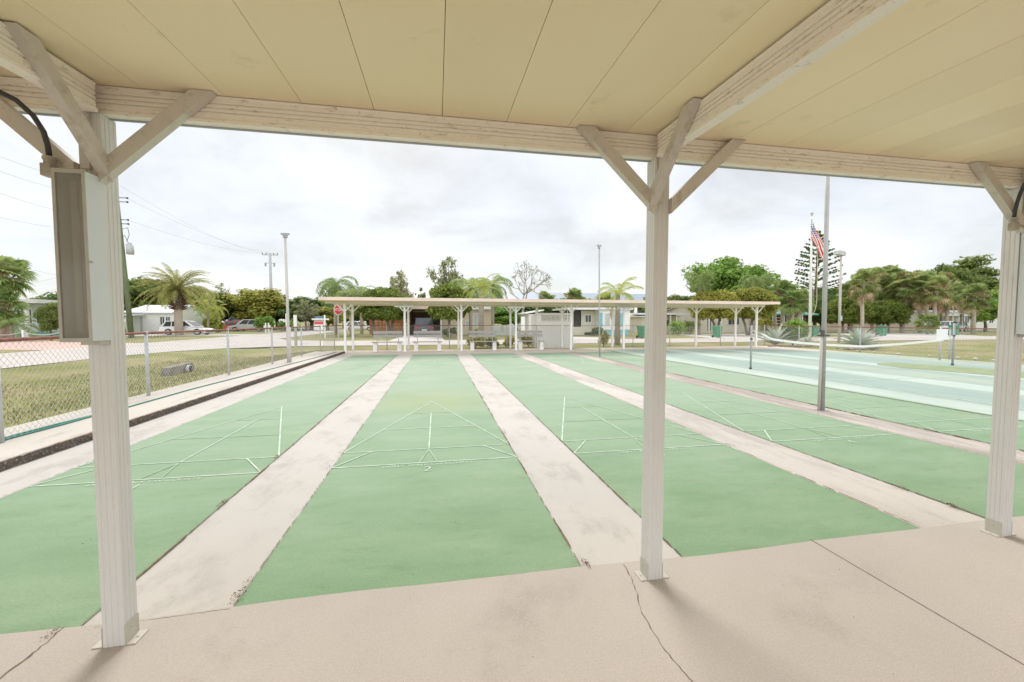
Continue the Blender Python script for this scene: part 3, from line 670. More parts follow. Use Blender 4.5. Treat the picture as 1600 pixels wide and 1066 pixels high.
# ================================================================ CHAIN-LINK FENCES
def fence(name, label, pts, z0, ztop, posts, r_post=.028, mesh_gap=.078, wire_r=.0016, rail_m='rust'):
    t = empty(name, (pts[0][0], pts[0][1], 0), 0, label, 'fence'); off = Vector((-pts[0][0], -pts[0][1], 0))
    def bld(mb, nm, m, sm=False): mb.v = [tuple(Vector(v)+off) for v in mb.v]; return mb.build(nm, m, t, sm)
    bld(MB().tube([(x, y, ztop+.02) for x, y in pts], .0215, 8), 'top_rail', M[rail_m], True)
    for (x, y, pz) in posts:
        bld(MB().tube([(x, y, pz), (x, y, ztop+.02)], r_post, 8).tube([(x,y,ztop-.01),(x,y,ztop+.05)], [r_post*1.2, r_post*.9], 8), 'post', M['galv'], True)
    wm = MB()
    for (a, b) in zip(pts[:-1], pts[1:]):
        A = Vector((*a, 0)); B = Vector((*b, 0)); L = (B-A).length; d = (B-A)/L; nrm = Vector((-d.y, d.x, 0)); h = ztop-z0-.02
        for fam in (1, -1):
            s = -h
            while s < L+h:
                # 45 degree wire from (s, 0) to (s + fam*h, h), clipped
                p0, p1 = (s, 0.), (s+fam*h, h)
                t0, t1 = 0., 1.
                for lo, hi in ((0, L),):
                    dx = p1[0]-p0[0]; ta, tb = (lo-p0[0])/dx, (hi-p0[0])/dx
                    if ta > tb: ta, tb = tb, ta
                    t0, t1 = max(t0, ta), min(t1, tb)
                if t1 > t0+.01:
                    q0 = A+d*(p0[0]+(p1[0]-p0[0])*t0)+Vector((0,0,z0+.02+h*t0)); q1 = A+d*(p0[0]+(p1[0]-p0[0])*t1)+Vector((0,0,z0+.02+h*t1))
                    o_ = nrm*.002*fam; wm.beam(q0+o_, q1+o_, wire_r*2, wire_r*2, nrm)
                s += mesh_gap
    wm.v = [tuple(Vector(v)+off) for v in wm.v]; wm.build('wire_mesh', M['wire'], t)
    return t
fence('chainlink_fence', 'chain-link fence with rusty top rail along the kerb and road at left', [(-3.72,-3.5),(-3.72,3.2),(-4.12,6.2),(-4.12,17.3)], .09, 1.20,
      [(-3.72,-3.0,.09),(-3.72,.1,.09),(-3.72,3.2,.09),(-4.12,6.2,.09),(-4.12,9.1,.09),(-4.12,11.85,.09),(-4.12,14.7,.09),(-4.12,17.3,.09)], mesh_gap=.085, wire_r=.0013)
fence('chainlink_fence', 'chain-link fence running behind the benches of the far shelter', [(-4.02,17.32),(-4.02,19.4),(20.6,19.4)], -.03, 1.20,
      [(-4.02,19.4,-.05)]+[(x, 19.4, -.05) for x in (-1.5, 1.65, 4.7, 6.35, 12.0, 14.3, 17.6)]+[(20.6,19.4,-.05)], .022, .085, .0018)
fence('chainlink_fence', 'chain-link fence along the right side of the teal court before the palms', [(20.6,19.35),(20.6,13.7),(20.3,10.1),(20.3,-4)], -.03, 1.16,
      [(20.6,17.0,-.05),(20.6,13.7,-.05),(20.3,10.1,-.05),(20.3,6.7,-.05),(20.3,3.3,-.05)], .025, .085, .002)
# hoses
hp = [(-3.72,3.05),(-3.77,3.35),(-3.74,4.0),(-3.75,4.5),(-3.71,5.1),(-3.72,6.0),(-3.73,6.8),(-3.66,8.2),(-3.60,9.4),(-3.5,11.4),(-3.36,14.2),(-3.3,16.6)]
tag(MB().tube([(x, y, .103) for x, y in hp], .011, 8).tube([(-3.80,3.1,.103),(-3.84,3.5,.103),(-3.82,4.0,.103),(-3.79,4.4,.103),(-3.74,4.75,.103)], .011, 8).build('garden_hose', M['hose'], smooth=True), 'green hose lying along the kerb beside the left fence', 'hose')

# ================================================================ POLES, NET, FLAG
def light_pole(x, y, z0, h, r, label, m='pole', sleeve=None, lean=-.016):
    t = empty('court_pole', (x, y, z0), 0, label, 'pole', 'bare poles around the courts')
    MB().tube([(0,0,0),(lean*h,0,h)], [r, r*.82], 12).build('shaft', M[m], t, True)
    q = lean*h; MB().box(q-r*2.6, q+r*2.6, -.04, .04, h+.001, h+.05).tube([(q,0,h-.09),(q,0,h)], r*1.5, 10).build('cap', M['galv_dark'], t)
    if sleeve: MB().tube([(0,0,0),(0,0,sleeve)], [r*1.45, r*1.4], 12).build('sleeve', M[m], t, True)
    MB().box(-r*2, r*2, -r*2, r*2, -.005, .008).build('base_plate', M['galv_dark'], t)
    return t
light_pole(-3.78, 12.32, .09, 4.15, .048, 'tan bare pole standing on the kerb beside the left fence', sleeve=1.15, lean=-.007)
light_pole(wx(937.5, 13.4), 13.4, -.004, 4.45, .034, 'thin grey bare pole at the far end of the rightmost alley strip', 'greypole')
t = light_pole(7.13, 3.34, -.004, 4.7, .036, 'tall near pole with a clamp on the stained alley strip', 'greypole')
MB().tube([(-.062,0,0),(-.062,0,1.27)], .022, 12).build('net_post', M['pole'], t, True)
MB().box(-.095,.05,-.04,.04,1.20,1.225).box(-.10,-.055,-.045,-.01,1.225,1.30).build('clamp', M['metal_dark'], t)
npL, npR = (10.31, 8.56), (17.69, 8.34)
for (x, y), h, lb in ((npL, 1.34, 'left steel post of the sagging court net'), (npR, 1.40, 'right steel post of the sagging court net, past the white sign')):
    t = empty('net_post', (x, y, 0), 0, lb, 'post', 'net posts')
    MB().tube([(0,0,0),(0,0,h)], .028, 12).build('shaft', M['galv_dark'], t, True); MB().tube([(0,0,h-.01),(0,0,h+.05)], .033, 12).tube([(0,0,h-.45),(0,0,h-.40)], .036, 12).build('cap', M['metal_dark'], t, True)
    MB().tube([(0,0,0),(0,0,.05)], .04, 12).build('ground_socket', M['metal_dark'], t, True)
n = 48; vs = []; zc = lambda u: 1.01-.36*(1-(2*u-1.16)**2/1.0)*(1 if True else 0)
zs = np.interp(np.linspace(0,1,n+1), [0,.06,.09,.2,.34,.53,.73,.93,.97,1], [1.18,1.02,.90,.80,.72,.65,.72,.83,.88,.95])
t = empty('court_net', (10.31,8.56,0), 0, 'sagging white net tape stretched across the teal court', 'net')
for i in range(n+1):
    u = i/n; x = (npR[0]-npL[0])*u; y = (npR[1]-npL[1])*u; hw = .033 if .05 < u < .95 else .008
    for dy, dz in ((-.008,-hw),(-.008,hw),(.008,hw),(.008,-hw)): vs.append((x, y+dy, zs[i]+dz))
MB().add(vs, [(4*i+j, 4*i+(j+1) % 4, 4*i+4+(j+1) % 4, 4*i+4+j) for i in range(n) for j in range(4)]+[(3,2,1,0),(4*n,4*n+1,4*n+2,4*n+3)]).build('tape', M['net'], t)
# sign on the net's far side
t = empty('court_sign', (wx(1471,9.9), 9.9, -.012), R(-6), 'blank white rectangular sign on a steel post beside the teal court', 'sign')
MB().tube([(0,0,0),(0,0,1.28)], .028, 8).build('post', M['galv'], t, True)
obox('panel', M['signwhite'], t, -.22, .24, -.045, -.03, .78, 1.17)
# flagpole
fx, fy = 28.29, 23.61
t = empty('flagpole', (fx, fy, -.05), 0, 'white flagpole with ball top and rope behind the flowering shrub', 'flagpole')
MB().tube([(0,0,0),(-.1,0,5),(-.19,0,9.2)], [.11,.085,.045], 12).build('pole', M['white'], t, True)
MB().ball((-.19,0,9.42), .10).tube([(-.19,0,9.2),(-.19,0,9.35)], .05, 8).build('finial', M['galv'], t, True)
MB().tube([(.36,-.05,8.6),(.40,-.05,5.0),(.45,-.05,2.9),(.30,-.05,2.3),(.04,-.08,1.9)], .018, 6).tube([(.10,-.05,2.0),(.14,-.06,5.5),(-.08,-.05,8.9)], .012, 6).build('halyard', M['rope'], t, True)
# limp flag
nu, nv = 44, 26; H_, L_ = 1.45, 2.75; vs = []; uv = []
for j in range(nv+1):
    v = j/nv
    for i in range(nu+1):
        u = i/nu
        droop = R(71)-R(8)*u-R(10)*v*(1-u)
        x = -.20+1.16*L_*u*math.cos(droop)*(.80+.20*math.cos(v*1.5))-.06*v*u; z = -H_*v*(1-.10*u)-L_*u*math.sin(droop)*.86
        fold = math.sin(v*9.5+u*2.0)*.13*u**.7+math.sin(u*7+v*3)*.04
        x += .07*math.sin(v*7.5+1.2)*u**.8
        vs.append((x, fold, z)); uv.append((u, v))
fl = MB().add(vs, [(j*(nu+1)+i, j*(nu+1)+i+1, (j+1)*(nu+1)+i+1, (j+1)*(nu+1)+i) for j in range(nv) for i in range(nu)]).build('flag', M['flag'], smooth=True)
ul = fl.data.uv_layers.new(name='UVMap')
for lp in fl.data.loops: ul.data[lp.index].uv = uv[lp.vertex_index]
fl.location = (fx-.10, fy-.08, 9.05); tag(fl, 'United States flag hanging limp from the white flagpole', 'flag')
# floodlight pole
t = empty('floodlight_pole', (28.63,21.65,-.05), 0, 'tall thin pole with a floodlight head right of the flagpole', 'light pole')
MB().tube([(0,0,0),(-.05,0,3.0),(-.1,0,6.1)], [.09,.075,.055], 10).build('pole', M['pole'], t, True)
MB().prism([(-.55,6.12),(.05,6.02),(.10,6.22),(-.10,6.34),(-.50,6.36)][::-1], 'y', -.2, .2).build('lamp_head', M['galv'], t)
MB().box(-.16,.02,-.16,-.09,1.55,1.9).build('junction_box', M['fence_grey'], t)

# ================================================================ VEGETATION BUILDERS
def leaves(rg, cen, rad, n, size, flat_=.5, shell=.55, elong=1.7):
    # n leaf-sized diamonds spread through a ball; returns vertices (4 per leaf)
    d = rg.normal(size=(n, 3)); d /= np.linalg.norm(d, axis=1)[:, None]
    r = rg.random(n)**(1-shell*.9); p = np.asarray(cen)+d*r[:, None]*np.asarray(rad)
    nr = rg.normal(size=(n, 3))*(1-flat_)+d*.7+np.array([0, 0, flat_]); nr /= np.linalg.norm(nr, axis=1)[:, None]
    a = np.cross(nr, rg.normal(size=(n, 3))); a /= np.linalg.norm(a, axis=1)[:, None]; b = np.cross(nr, a)
    s = size*rg.uniform(.6, 1.4, n)[:, None]
    return np.stack([p-a*s*elong*.5, p-b*s*.5, p+a*s*elong*.5, p+b*s*.5], 1).reshape(-1, 3)
def quads_mesh(name, V, m):
    me = bpy.data.meshes.new(name); k = len(V)//4
    me.vertices.add(len(V)); me.vertices.foreach_set('co', np.asarray(V, dtype=np.float32).ravel())
    me.loops.add(4*k); me.loops.foreach_set('vertex_index', np.arange(4*k, dtype=np.int32))
    me.polygons.add(k); me.polygons.foreach_set('loop_start', np.arange(0, 4*k, 4, dtype=np.int32))
    me.update(calc_edges=True); me.validate(); me.materials.append(m); return me
def meshobj(name, me, parent): o = bpy.data.objects.new(name, me); COL.objects.link(o); o.parent = parent; return o
def broad_tree_mesh(seed, kind):
    # unit tree: crown radius about 1 round z = 1.25, total height about 2.1
    rg = np.random.default_rng(seed); q = {'full': (64, .26, 210, .062), 'airy': (60, .15, 70, .05), 'oak': (90, .25, 230, .05), 'wispy': (50, .14, 26, .045), 'gum': (60, .19, 85, .05)}[kind]
    V = []; cs = []
    for i in range(q[0]):
        d = rg.normal(size=3); d /= np.linalg.norm(d); r = rg.random()**.45
        c = np.array([d[0]*r*.82, d[1]*r*.82, 1.22+d[2]*r*.70]); 
        if c[2] < .62: c[2] = .62+rg.random()*.15
        rr = q[1]*rg.uniform(.5, 1.35); c *= np.array([1, 1, rg.uniform(.90, 1.10)]); cs.append(c)
        V.append(leaves(rg, c, (rr*1.15, rr*1.15, rr*.75), int(q[2]*rr/q[1]), q[3]))
    tb = MB(); top = (rg.uniform(-.06,.06), rg.uniform(-.06,.06), .62)
    tb.tube([(0,0,0),(rg.uniform(-.03,.03),0,.3),top], [.085,.065,.055], 7)
    for c in cs[::2]:
        m_ = (np.array(top)+c)/2+rg.normal(size=3)*.07; tb.tube([top, tuple(m_), tuple(c)], [.04,.022,.006], 5)
    return np.concatenate(V), tb
_tm = {}
def broad_tree(x, y, r, h, kind, lm, label, group=None, seed=0, rz=None, base=-.05, bark='bark', cat='tree'):
    t = empty('tree', (x, y, base), rnd.uniform(0, 6.28) if rz is None else rz, label, cat, group)
    k = (kind, seed % 2, lm)
    if k not in _tm:
        V, tb = broad_tree_mesh(100+seed % 2*7+len(kind), kind); _tm[k] = (quads_mesh('crown', V, M[lm]), tb.mesh('trunk', M[bark], True))
    for nm, me in zip(('crown', 'trunk'), _tm[k]):
        o = meshobj(nm, me, t); o.scale = (r, r, h/2.08)
    return t
def ball_tree(x, y, r, h, zc, lm, label, trunks, group=None, seed=1):
    t = empty('round_tree', (x, y, -.05), 0, label, 'tree', group); rg = np.random.default_rng(seed)
    V = []; cc = []
    for i in range(70):
        d = rg.normal(size=3); d /= np.linalg.norm(d); d[2] = d[2] if d[2] > -.75 else -d[2]
        c = np.array([0,0,zc])+d*np.array([r*.80, r*.80, h*.78]); rr = r*rg.uniform(.18, .30); cc.append(c)
        V.append(leaves(rg, c, (rr, rr, rr*.8), 330, .13, .35, .6, 1.5))
    V.append(leaves(rg, (0,0,zc), (r*.8, r*.8, h*.8), 3500, .2, .4, .3))
    meshobj('crown', quads_mesh('crown', np.concatenate(V), M[lm]), t)
    tb = MB()
    for (a, b, c) in trunks:
        tb.tube([(a,0,0),(a+(b-a)*.3,.05,(zc-h*.6)*.55),(b,c,zc-h*.3)], [.17,.13,.08], 7)
        for j in range(4): q = cc[rg.integers(0, 70)]; tb.tube([(a+(b-a)*.6,.0,(zc-h*.6)*.75), tuple(np.array([b,c,zc-h*.3])*.5+q*.5), tuple(q)], [.08,.05,.02], 5)
    meshobj('trunk', tb.mesh('trunk', M['bark'], True), t); return t
def bush(x, y, r, h, lm, label, n=1500, size=.07, group=None, base=-.05, cat='shrub', name='shrub', seed=3):
    t = empty(name, (x, y, base), 0, label, cat, group); rg = np.random.default_rng(seed); V = []
    for i in range(12):
        a = rg.uniform(0, 6.28); q = r*rg.random()**.6*.65; V.append(leaves(rg, (q*math.cos(a), q*math.sin(a), h*rg.uniform(.3, .8)), (r*.42, r*.42, h*.28), n//12, size))
    meshobj('foliage', quads_mesh('foliage', np.concatenate(V), M[lm]), t)
    sb = MB()
    for i in range(6): a = rg.uniform(0, 6.28); sb.tube([(0,0,0),(r*.25*math.cos(a), r*.25*math.sin(a), h*.35),(r*.5*math.cos(a), r*.5*math.sin(a), h*.75)], [.02,.014,.006], 5)
    meshobj('stem', sb.mesh('stem', M['bark'], True), t); return t
def frond(rg, az, el, L, droop, wid, n=26, twist=.25, vee=.5):
    # one pinnate frond: arching midrib with leaflets both sides -> quads
    V = []; pts = []; e = el; p = np.zeros(3); st = L/n
    for i in range(n+1):
        pts.append(p.copy()); p = p+st*np.array([math.cos(az)*math.cos(e), math.sin(az)*math.cos(e), math.sin(e)]); e -= droop/n*(1+i/n)
    side = np.array([-math.sin(az), math.cos(az), 0])
    for i in range(1, n):
        a, b = pts[i], pts[i+1]; d = (b-a)/np.linalg.norm(b-a); up = np.cross(d, side)*-1 if np.cross(d, side)[2] < 0 else np.cross(d, side)
        f = math.sin(min(1, i/n*1.25+.08)*math.pi*.5) if i < n*.6 else math.cos((i/n-.6)/.4*math.pi*.42)
        w_ = wid*f
        for s in (-1, 1):
            dr = side*s*math.cos(vee*.6)+d*.55-up*(twist+rg.uniform(-.1,.25))+np.array([0,0,-.12]); dr /= np.linalg.norm(dr)
            tip = a+dr*w_*rg.uniform(.8, 1.1); hw = d*st*.36
            V += [a-hw, a+hw, tip+hw*.35, tip-hw*.35]
    # midrib
    for i in range(n):
        a, b = pts[i], pts[i+1]; s = side*.018*(1-i/n*.8)*L/2.5; V += [a-s, a+s, b+s, b-s]
    return np.array(V)
def pinnate_palm(x, y, H, r, nfr, fl, lm, label, bark='bark_grey', lean=(0,0), boots=0, droop=1.5, wid=.5, base=-.05, seed=1, r2=None, el=(-.5, 1.35), group=None, trunk_pts=None, name='palm_tree', n=26):
    t = empty(name, (x, y, base), 0, label, 'palm', group); rg = np.random.default_rng(seed)
    tp = (lean[0], lean[1], H); r2 = r2 or r*.75
    path = trunk_pts or [(0,0,0),(lean[0]*.25,lean[1]*.25,H*.35),(lean[0]*.6,lean[1]*.6,H*.7),tp]
    MB().tube(path, list(np.linspace(r, r2, len(path))), 10).build('trunk', M[bark], t, True)
    if boots:
        b_ = MB()
        for i in range(150):
            a = i*2.399; z = H-boots+boots*1.05*(i/150); q = r2*1.5*math.sin(.6+2.2*i/150)**.5+r2*.6
            c, s = math.cos(a)*q, math.sin(a)*q; b_.beam((lean[0]+c*.5, lean[1]+s*.5, z-.05), (lean[0]+c*1.25, lean[1]+s*1.25, z+.10), .12, .05)
        b_.build('crown_base', M['boots'], t)
    V = []
    for i in range(nfr):
        az = i*2.399+rg.uniform(-.2,.2); f = ((i+.5)/nfr); e = el[1]*(1-f)+el[0]*f
        V.append(frond(rg, az, e, fl*rg.uniform(.82, 1.08), droop*rg.uniform(.8, 1.2), wid*fl/2.5, n)+np.array([tp[0], tp[1], tp[2]]))
    meshobj('crown', quads_mesh('crown', np.concatenate(V), M[lm]), t); return t
def fan_crown(rg, R_, nleaf, lo=-.9, seg=14):
    V = []
    for i in range(nleaf):
        az = rg.uniform(0, 6.28); e = lo+(1.45-lo)*rg.random()**.8; L = R_*rg.uniform(.45, .72)
        d = np.array([math.cos(az)*math.cos(e), math.sin(az)*math.cos(e), math.sin(e)]); c = d*L; sd_ = np.array([-math.sin(az), math.cos(az), 0]); up = np.cross(d, sd_)
        V += [np.zeros(3)-sd_*.012, np.zeros(3)+sd_*.012, c+sd_*.012, c-sd_*.012]
        fr = R_*rg.uniform(.38, .55); roll = rg.uniform(-.6, .6); s2 = sd_*math.cos(roll)+up*math.sin(roll)
        for j in range(seg):
            t = (j/(seg-1)-.5)*4.0; dr = d*math.cos(t)+s2*math.sin(t); tip = c+dr*fr+np.array([0,0,-.28*fr]); w_ = (-d*math.sin(t)+s2*math.cos(t))*fr*.085
            V += [c, c+dr*fr*.55+w_, tip, c+dr*fr*.55-w_]
    return np.array(V)
_fan = {}
def fan_palm(x, y, H, label, R_=1.7, r=.17, pts=None, group='cabbage palms at right', lm='palm_fan', v=0, bark='bark_pale', rz=0, base=-.05, dry=.9):
    t = empty('fan_palm', (x, y, base), rz, label, 'palm', group); key = (v, lm)
    path = pts or [(0,0,0),(.05,0,H*.5),(0,0,H)]; tp = path[-1]
    MB().tube(path, list(np.linspace(r*1.15, r*.85, len(path))), 9).build('trunk', M[bark], t, True)
    if key not in _fan:
        rg = np.random.default_rng(50+v); _fan[key] = (quads_mesh('crown', fan_crown(rg, 1.0, 52, -1.0), M[lm]), quads_mesh('dry_skirt', fan_crown(rg, .84, 22, -1.5)*np.array([.72,.72,1.05])+np.array([0,0,-.12]), M['palm_dry']))
    c = meshobj('crown', _fan[key][0], t); c.location = tp; c.scale = (R_,)*3; c.rotation_euler = (0,0,rnd.uniform(0,6))
    if dry: s = meshobj('dry_skirt', _fan[key][1], t); s.location = (tp[0], tp[1], tp[2]-.1); s.scale = (R_*dry,)*3; s.rotation_euler = (0,0,rnd.uniform(0,6))
    return t
def X(px, Y, py=503): return wx(px, Y, py)
def Zh(py, px, Y): return wz(px, py, Y)+.05

# ================================================================ HOUSES
def window(t, x0, x1, y, z0, z1, glass='glass', fr='white', mull=1, face=-1, axis='y'):
    f = MB(); w_ = .07; d0, d1 = sorted((y+face*.05, y+face*.002))
    B = (lambda mb, a, b, c, d, e0, e1: mb.box(a, b, e0, e1, c, d)) if axis == 'y' else (lambda mb, a, b, c, d, e0, e1: mb.box(e0, e1, a, b, c, d))
    B(f, x0-w_, x0, z0-w_, z1+w_, d0, d1); B(f, x1, x1+w_, z0-w_, z1+w_, d0, d1); B(f, x0, x1, z1, z1+w_, d0, d1); B(f, x0, x1, z0-w_, z0, d0, d1)
    for i in range(mull): xm = x0+(x1-x0)*(i+1)/(mull+1); B(f, xm-.025, xm+.025, z0, z1, d0, d1)
    wo_ = f.build('window', M[fr], t); g = MB(); e = sorted((y+face*.003, y+face*.02)); B(g, x0, x1, z0, z1, *e); p = g.build('pane', M[glass]); p.parent = wo_
    return wo_
def gable(t, x0, x1, y0, y1, ze, zr, m, along='x', ov=.35, th=.10, walls=None):
    mb = MB()
    if along == 'x':
        ym = (y0+y1)/2; prof = [(y0-ov,ze-ov*(zr-ze)/(ym-y0)),(ym,zr),(y1+ov,ze-ov*(zr-ze)/(ym-y0)),(y1+ov,ze+th-ov*(zr-ze)/(ym-y0)),(ym,zr+th),(y0-ov,ze+th-ov*(zr-ze)/(ym-y0))]
        mb.prism(prof, 'x', x0-ov, x1+ov)
        if walls: MB().prism([(y0+.01,ze-.01),(y1-.01,ze-.01),(ym,zr-.02)], 'x', x0+.005, x1-.005).build('gable', M[walls], t)
    else:
        xm = (x0+x1)/2; k = ov*(zr-ze)/(xm-x0); prof = [(x0-ov,ze-k),(xm,zr),(x1+ov,ze-k),(x1+ov,ze+th-k),(xm,zr+th),(x0-ov,ze+th-k)]
        mb.prism(prof, 'y', y0-ov, y1+ov)
        if walls: MB().prism([(x0+.01,ze-.01),(x1-.01,ze-.01),(xm,zr-.02)], 'y', y0+.005, y1-.005).build('gable', M[walls], t)
    return mb.build('roof', M[m], t)
def awning(t, x0, x1, y0, y1, z, posts, m='roofwhite', drop=.12, th=.12):
    MB().add([(x0,y0,z-drop),(x1,y0,z-drop),(x1,y1,z),(x0,y1,z),(x0,y0,z-drop+th),(x1,y0,z-drop+th),(x1,y1,z+th),(x0,y1,z+th)], [(0,3,2,1),(4,5,6,7),(0,1,5,4),(1,2,6,5),(2,3,7,6),(3,0,4,7)]).build('awning', M[m], t)
    for (px_, py_) in posts: MB().box(px_-.05, px_+.05, py_-.05, py_+.05, 0, z-drop).build('awning_post', M['white'], t)

# --- white bungalow far left, beside the pink drive
Y0 = 43; a, b = X(-60, Y0), X(176, Y0+8); W = b-a
t = empty('house', (a, Y0, -.05), 0, 'pale blue bungalow with flat white roof and dark green skirting at far left', 'house')
obox('wall', M['paleblue'], t, 0, W, 0, 8, .5, 3.1); obox('skirting', M['teal_trim'], t, .03, W-.03, .03, 7.9, -.1, .5)
obox('roof', M['roofwhite'], t, -.8, W+.8, -1.6, 8.6, 3.11, 3.45)
for i, xx in enumerate(np.linspace(.5, W-.3, 6)): obox('porch_post', M['white'], t, xx-.12, xx+.12, -1.45, -1.25, 0, 3.105)
for x0, x1 in ((W*.42, W*.50), (W*.56, W*.63), (W*.76, W*.84), (W*.90, W*.96)): window(t, x0, x1, 0, 1.3, 2.6)
obox('door', M['white'], t, W*.68, W*.73, -.05, -.003, .5, 2.6)
# --- white house behind the date palm
Y0 = 53; a, b = X(196, Y0), X(329, Y0+8); W = b-a
t = empty('house', (a, Y0, -.05), 0, 'white low house with metal gable roof behind the date palm', 'house')
obox('wall', M['white'], t, 0, W, 0, 8, 0, 2.5); gable(t, W*.45, W-.3, .0, 8, 2.51, 3.5, 'roofwhite', 'x', .3, .1, 'white'); gable(t, 0, W*.45-.7, 0, 8, 2.53, 3.45, 'roofwhite', 'x', .3, .1, 'white')
awning(t, -.2, W*.42, -4.2, -.05, 2.2, [(.3,-4),(W*.18,-4),(W*.40,-4)])
awning(t, W*.05, W*.26, -4.9, -4.25, 2.15, [], m='roofwhite', drop=.5)
for x0, x1 in ((W*.72, W*.80), (W*.84, W*.92)): window(t, x0, x1, 0, 1.1, 2.0)
window(t, W*.08, W*.16, 0, 1.0, 2.1); obox('door', M['fence_grey'], t, W*.30, W*.35, -.05, -.003, 0, 2.1)
# --- centre: beige bungalow with carport
Y0 = 44; a, b = X(636, Y0), X(768, Y0); W = b-a; xc0 = X(672, Y0)-a
t = empty('house', (a, Y0, -.05), 0, 'beige bungalow with an open carport and white framed window behind the round trees', 'house')
xw = X(690, Y0)-a
obox('wall', M['beige'], t, xw, W, 0, 9, 0, 2.8); obox('carport_wall', M['beige'], t, 0, .25, -1, 9, 0, 2.75); obox('carport_wall', M['pinkbeige'], t, .26, xw-.01, 7.5, 7.7, 0, 2.75)
obox('roof', M['pinkbeige'], t, -.3, xw+.8, -1.6, 9.3, 2.81, 3.12)
gable(t, xw+.82, W-.35, .0, 9, 2.82, 3.9, 'roofgrey', 'x', .3, .12, 'beige')
obox('chimney', M['white'], t, W*.66, W*.82, 3, 4, 3.0, 4.3); obox('carport_post', M['white'], t, xw-.15, xw-.02, -1.5, -1.35, 0, 2.8)
window(t, X(741, Y0)-a, X(750.5, Y0)-a, 0, .95, 2.35, 'blind', mull=1); window(t, X(728, Y0)-a, X(736, Y0)-a, 0, .95, 1.6, 'blind', mull=1)
# --- orange board fence left of it
a, b = X(577, 47), X(634, 47)
t = empty('board_fence', (a, 47, -.05), 0, 'orange brown wooden board fence behind the leftmost bench', 'fence')
n = 26
mb = MB()
for i in range(n): mb.box((b-a)*i/n+.01, (b-a)*(i+1)/n-.01, -.02, .02, 0, 1.95+.06*rnd.random())
mb.build('boards', M['wood'], t)
for f in (.02, .33, .66, .98): obox('post', M['wood'], t, (b-a)*f-.06, (b-a)*f+.06, .03, .14, 0, 2.1)
a, b = X(676, 49), X(691, 49)
t = empty('board_fence', (a, 51.9, -.05), 0, 'short orange brown board fence seen through the carport', 'fence'); mb = MB()
for i in range(8): mb.box((b-a)*1.05*i/8+.01, (b-a)*1.05*(i+1)/8-.01, -.02, .02, 0, 2.0)
mb.build('boards', M['wood'], t); obox('post', M['wood'], t, -.06, .06, .03, .12, 0, 2.1)
# --- grey picket fence
a, b = X(768, 40), X(806, 40)
t = empty('picket_fence', (a, 40, -.05), 0, 'grey vinyl picket fence with white rail beside the beige bungalow', 'fence'); mb = MB(); n = 22
for i in range(n): mb.box((b-a)*i/n+.015, (b-a)*(i+1)/n-.015, -.015, .015, .05, .98)
mb.build('pickets', M['fence_grey'], t); obox('rail', M['white'], t, 0, b-a, -.04, .04, .99, 1.12)
# --- white shed left of the lattice
a, b = X(819, 33), X(835, 33)
t = empty('shed', (a, 33, -.05), 0, 'small white shed with sloping roof left of the lattice panel', 'shed')
obox('wall', M['offwhite'], t, .4, b-a+.6, 0, 3, 0, 2.15); obox('door', M['white'], t, .55, 1.05, -.04, -.003, 0, 1.9)
MB().add([(.1,-.3,2.16),(b-a+.8,-.3,2.45),(b-a+.8,3.2,2.45),(.1,3.2,2.16),(.1,-.3,2.26),(b-a+.8,-.3,2.55),(b-a+.8,3.2,2.55),(.1,3.2,2.26)], [(0,3,2,1),(4,5,6,7),(0,1,5,4),(1,2,6,5),(2,3,7,6),(3,0,4,7)]).build('roof', M['roofwhite'], t)
obox('column', M['white'], t, -.35, -.05, -.5, -.2, 0, 1.9)
# --- white vinyl enclosure with lattice
Y0 = 19.85; a, b = X(838.5, Y0), X(896, Y0); W = b-a
t = empty('privacy_fence', (a, Y0, -.05), 0, 'white vinyl privacy panel with lattice top and ball-capped posts', 'fence'); H_ = 1.98
for xx in (0, W-.08):
    p = MB().box(xx-.06, xx+.06, -.06, .06, 0, 2.08).build('post', M['white_vinyl'], t); q = MB().box(xx-.075, xx+.075, -.075, .075, 2.081, 2.11).ball((xx, 0, 2.17), .07, 10, 8).build('ball_cap', M['white_vinyl'], None, True); q.parent = p
mb = MB(); n = 12; x0, x1 = .065, W-.145
for i in range(n): mb.box(x0+(x1-x0)*i/n+.002, x0+(x1-x0)*(i+1)/n-.002, -.02, .02, .08, 1.42)
mb.box(x0, x1, -.035, .035, 1.421, 1.50).box(x0, x1, -.035, .035, 1.86, 1.96).box(x0, x1, -.035, .035, .0, .079); mb.build('panel', M['white_vinyl'], t)
lt = MB(); z0, z1 = 1.501, 1.859; h = z1-z0; s = -h
while s < x1-x0+h:
    for f in (1, -1):
        p0 = (s, 0.) ; p1 = (s+f*h, h); ta, tb = (0-p0[0])/(p1[0]-p0[0]), (x1-x0-p0[0])/(p1[0]-p0[0]); ta, tb = min(ta, tb), max(ta, tb); u0, u1 = max(0, ta), min(1, tb)
        if u1 > u0+.02: lt.beam((x0+p0[0]+(p1[0]-p0[0])*u0, .006*f, z0+h*u0), (x0+p0[0]+(p1[0]-p0[0])*u1, .006*f, z0+h*u1), .010, .038, (0,1,0)) if False else lt.beam((x0+p0[0]+(p1[0]-p0[0])*u0, .006*f, z0+h*u0), (x0+p0[0]+(p1[0]-p0[0])*u1, .006*f, z0+h*u1), .045, .010, (0,1,0))
    s += .149
lt.build('lattice', M['white_vinyl'], t)
obox('side_panel', M['white_vinyl'], t, -.03, .03, .07, 1.3, .05, 1.9)
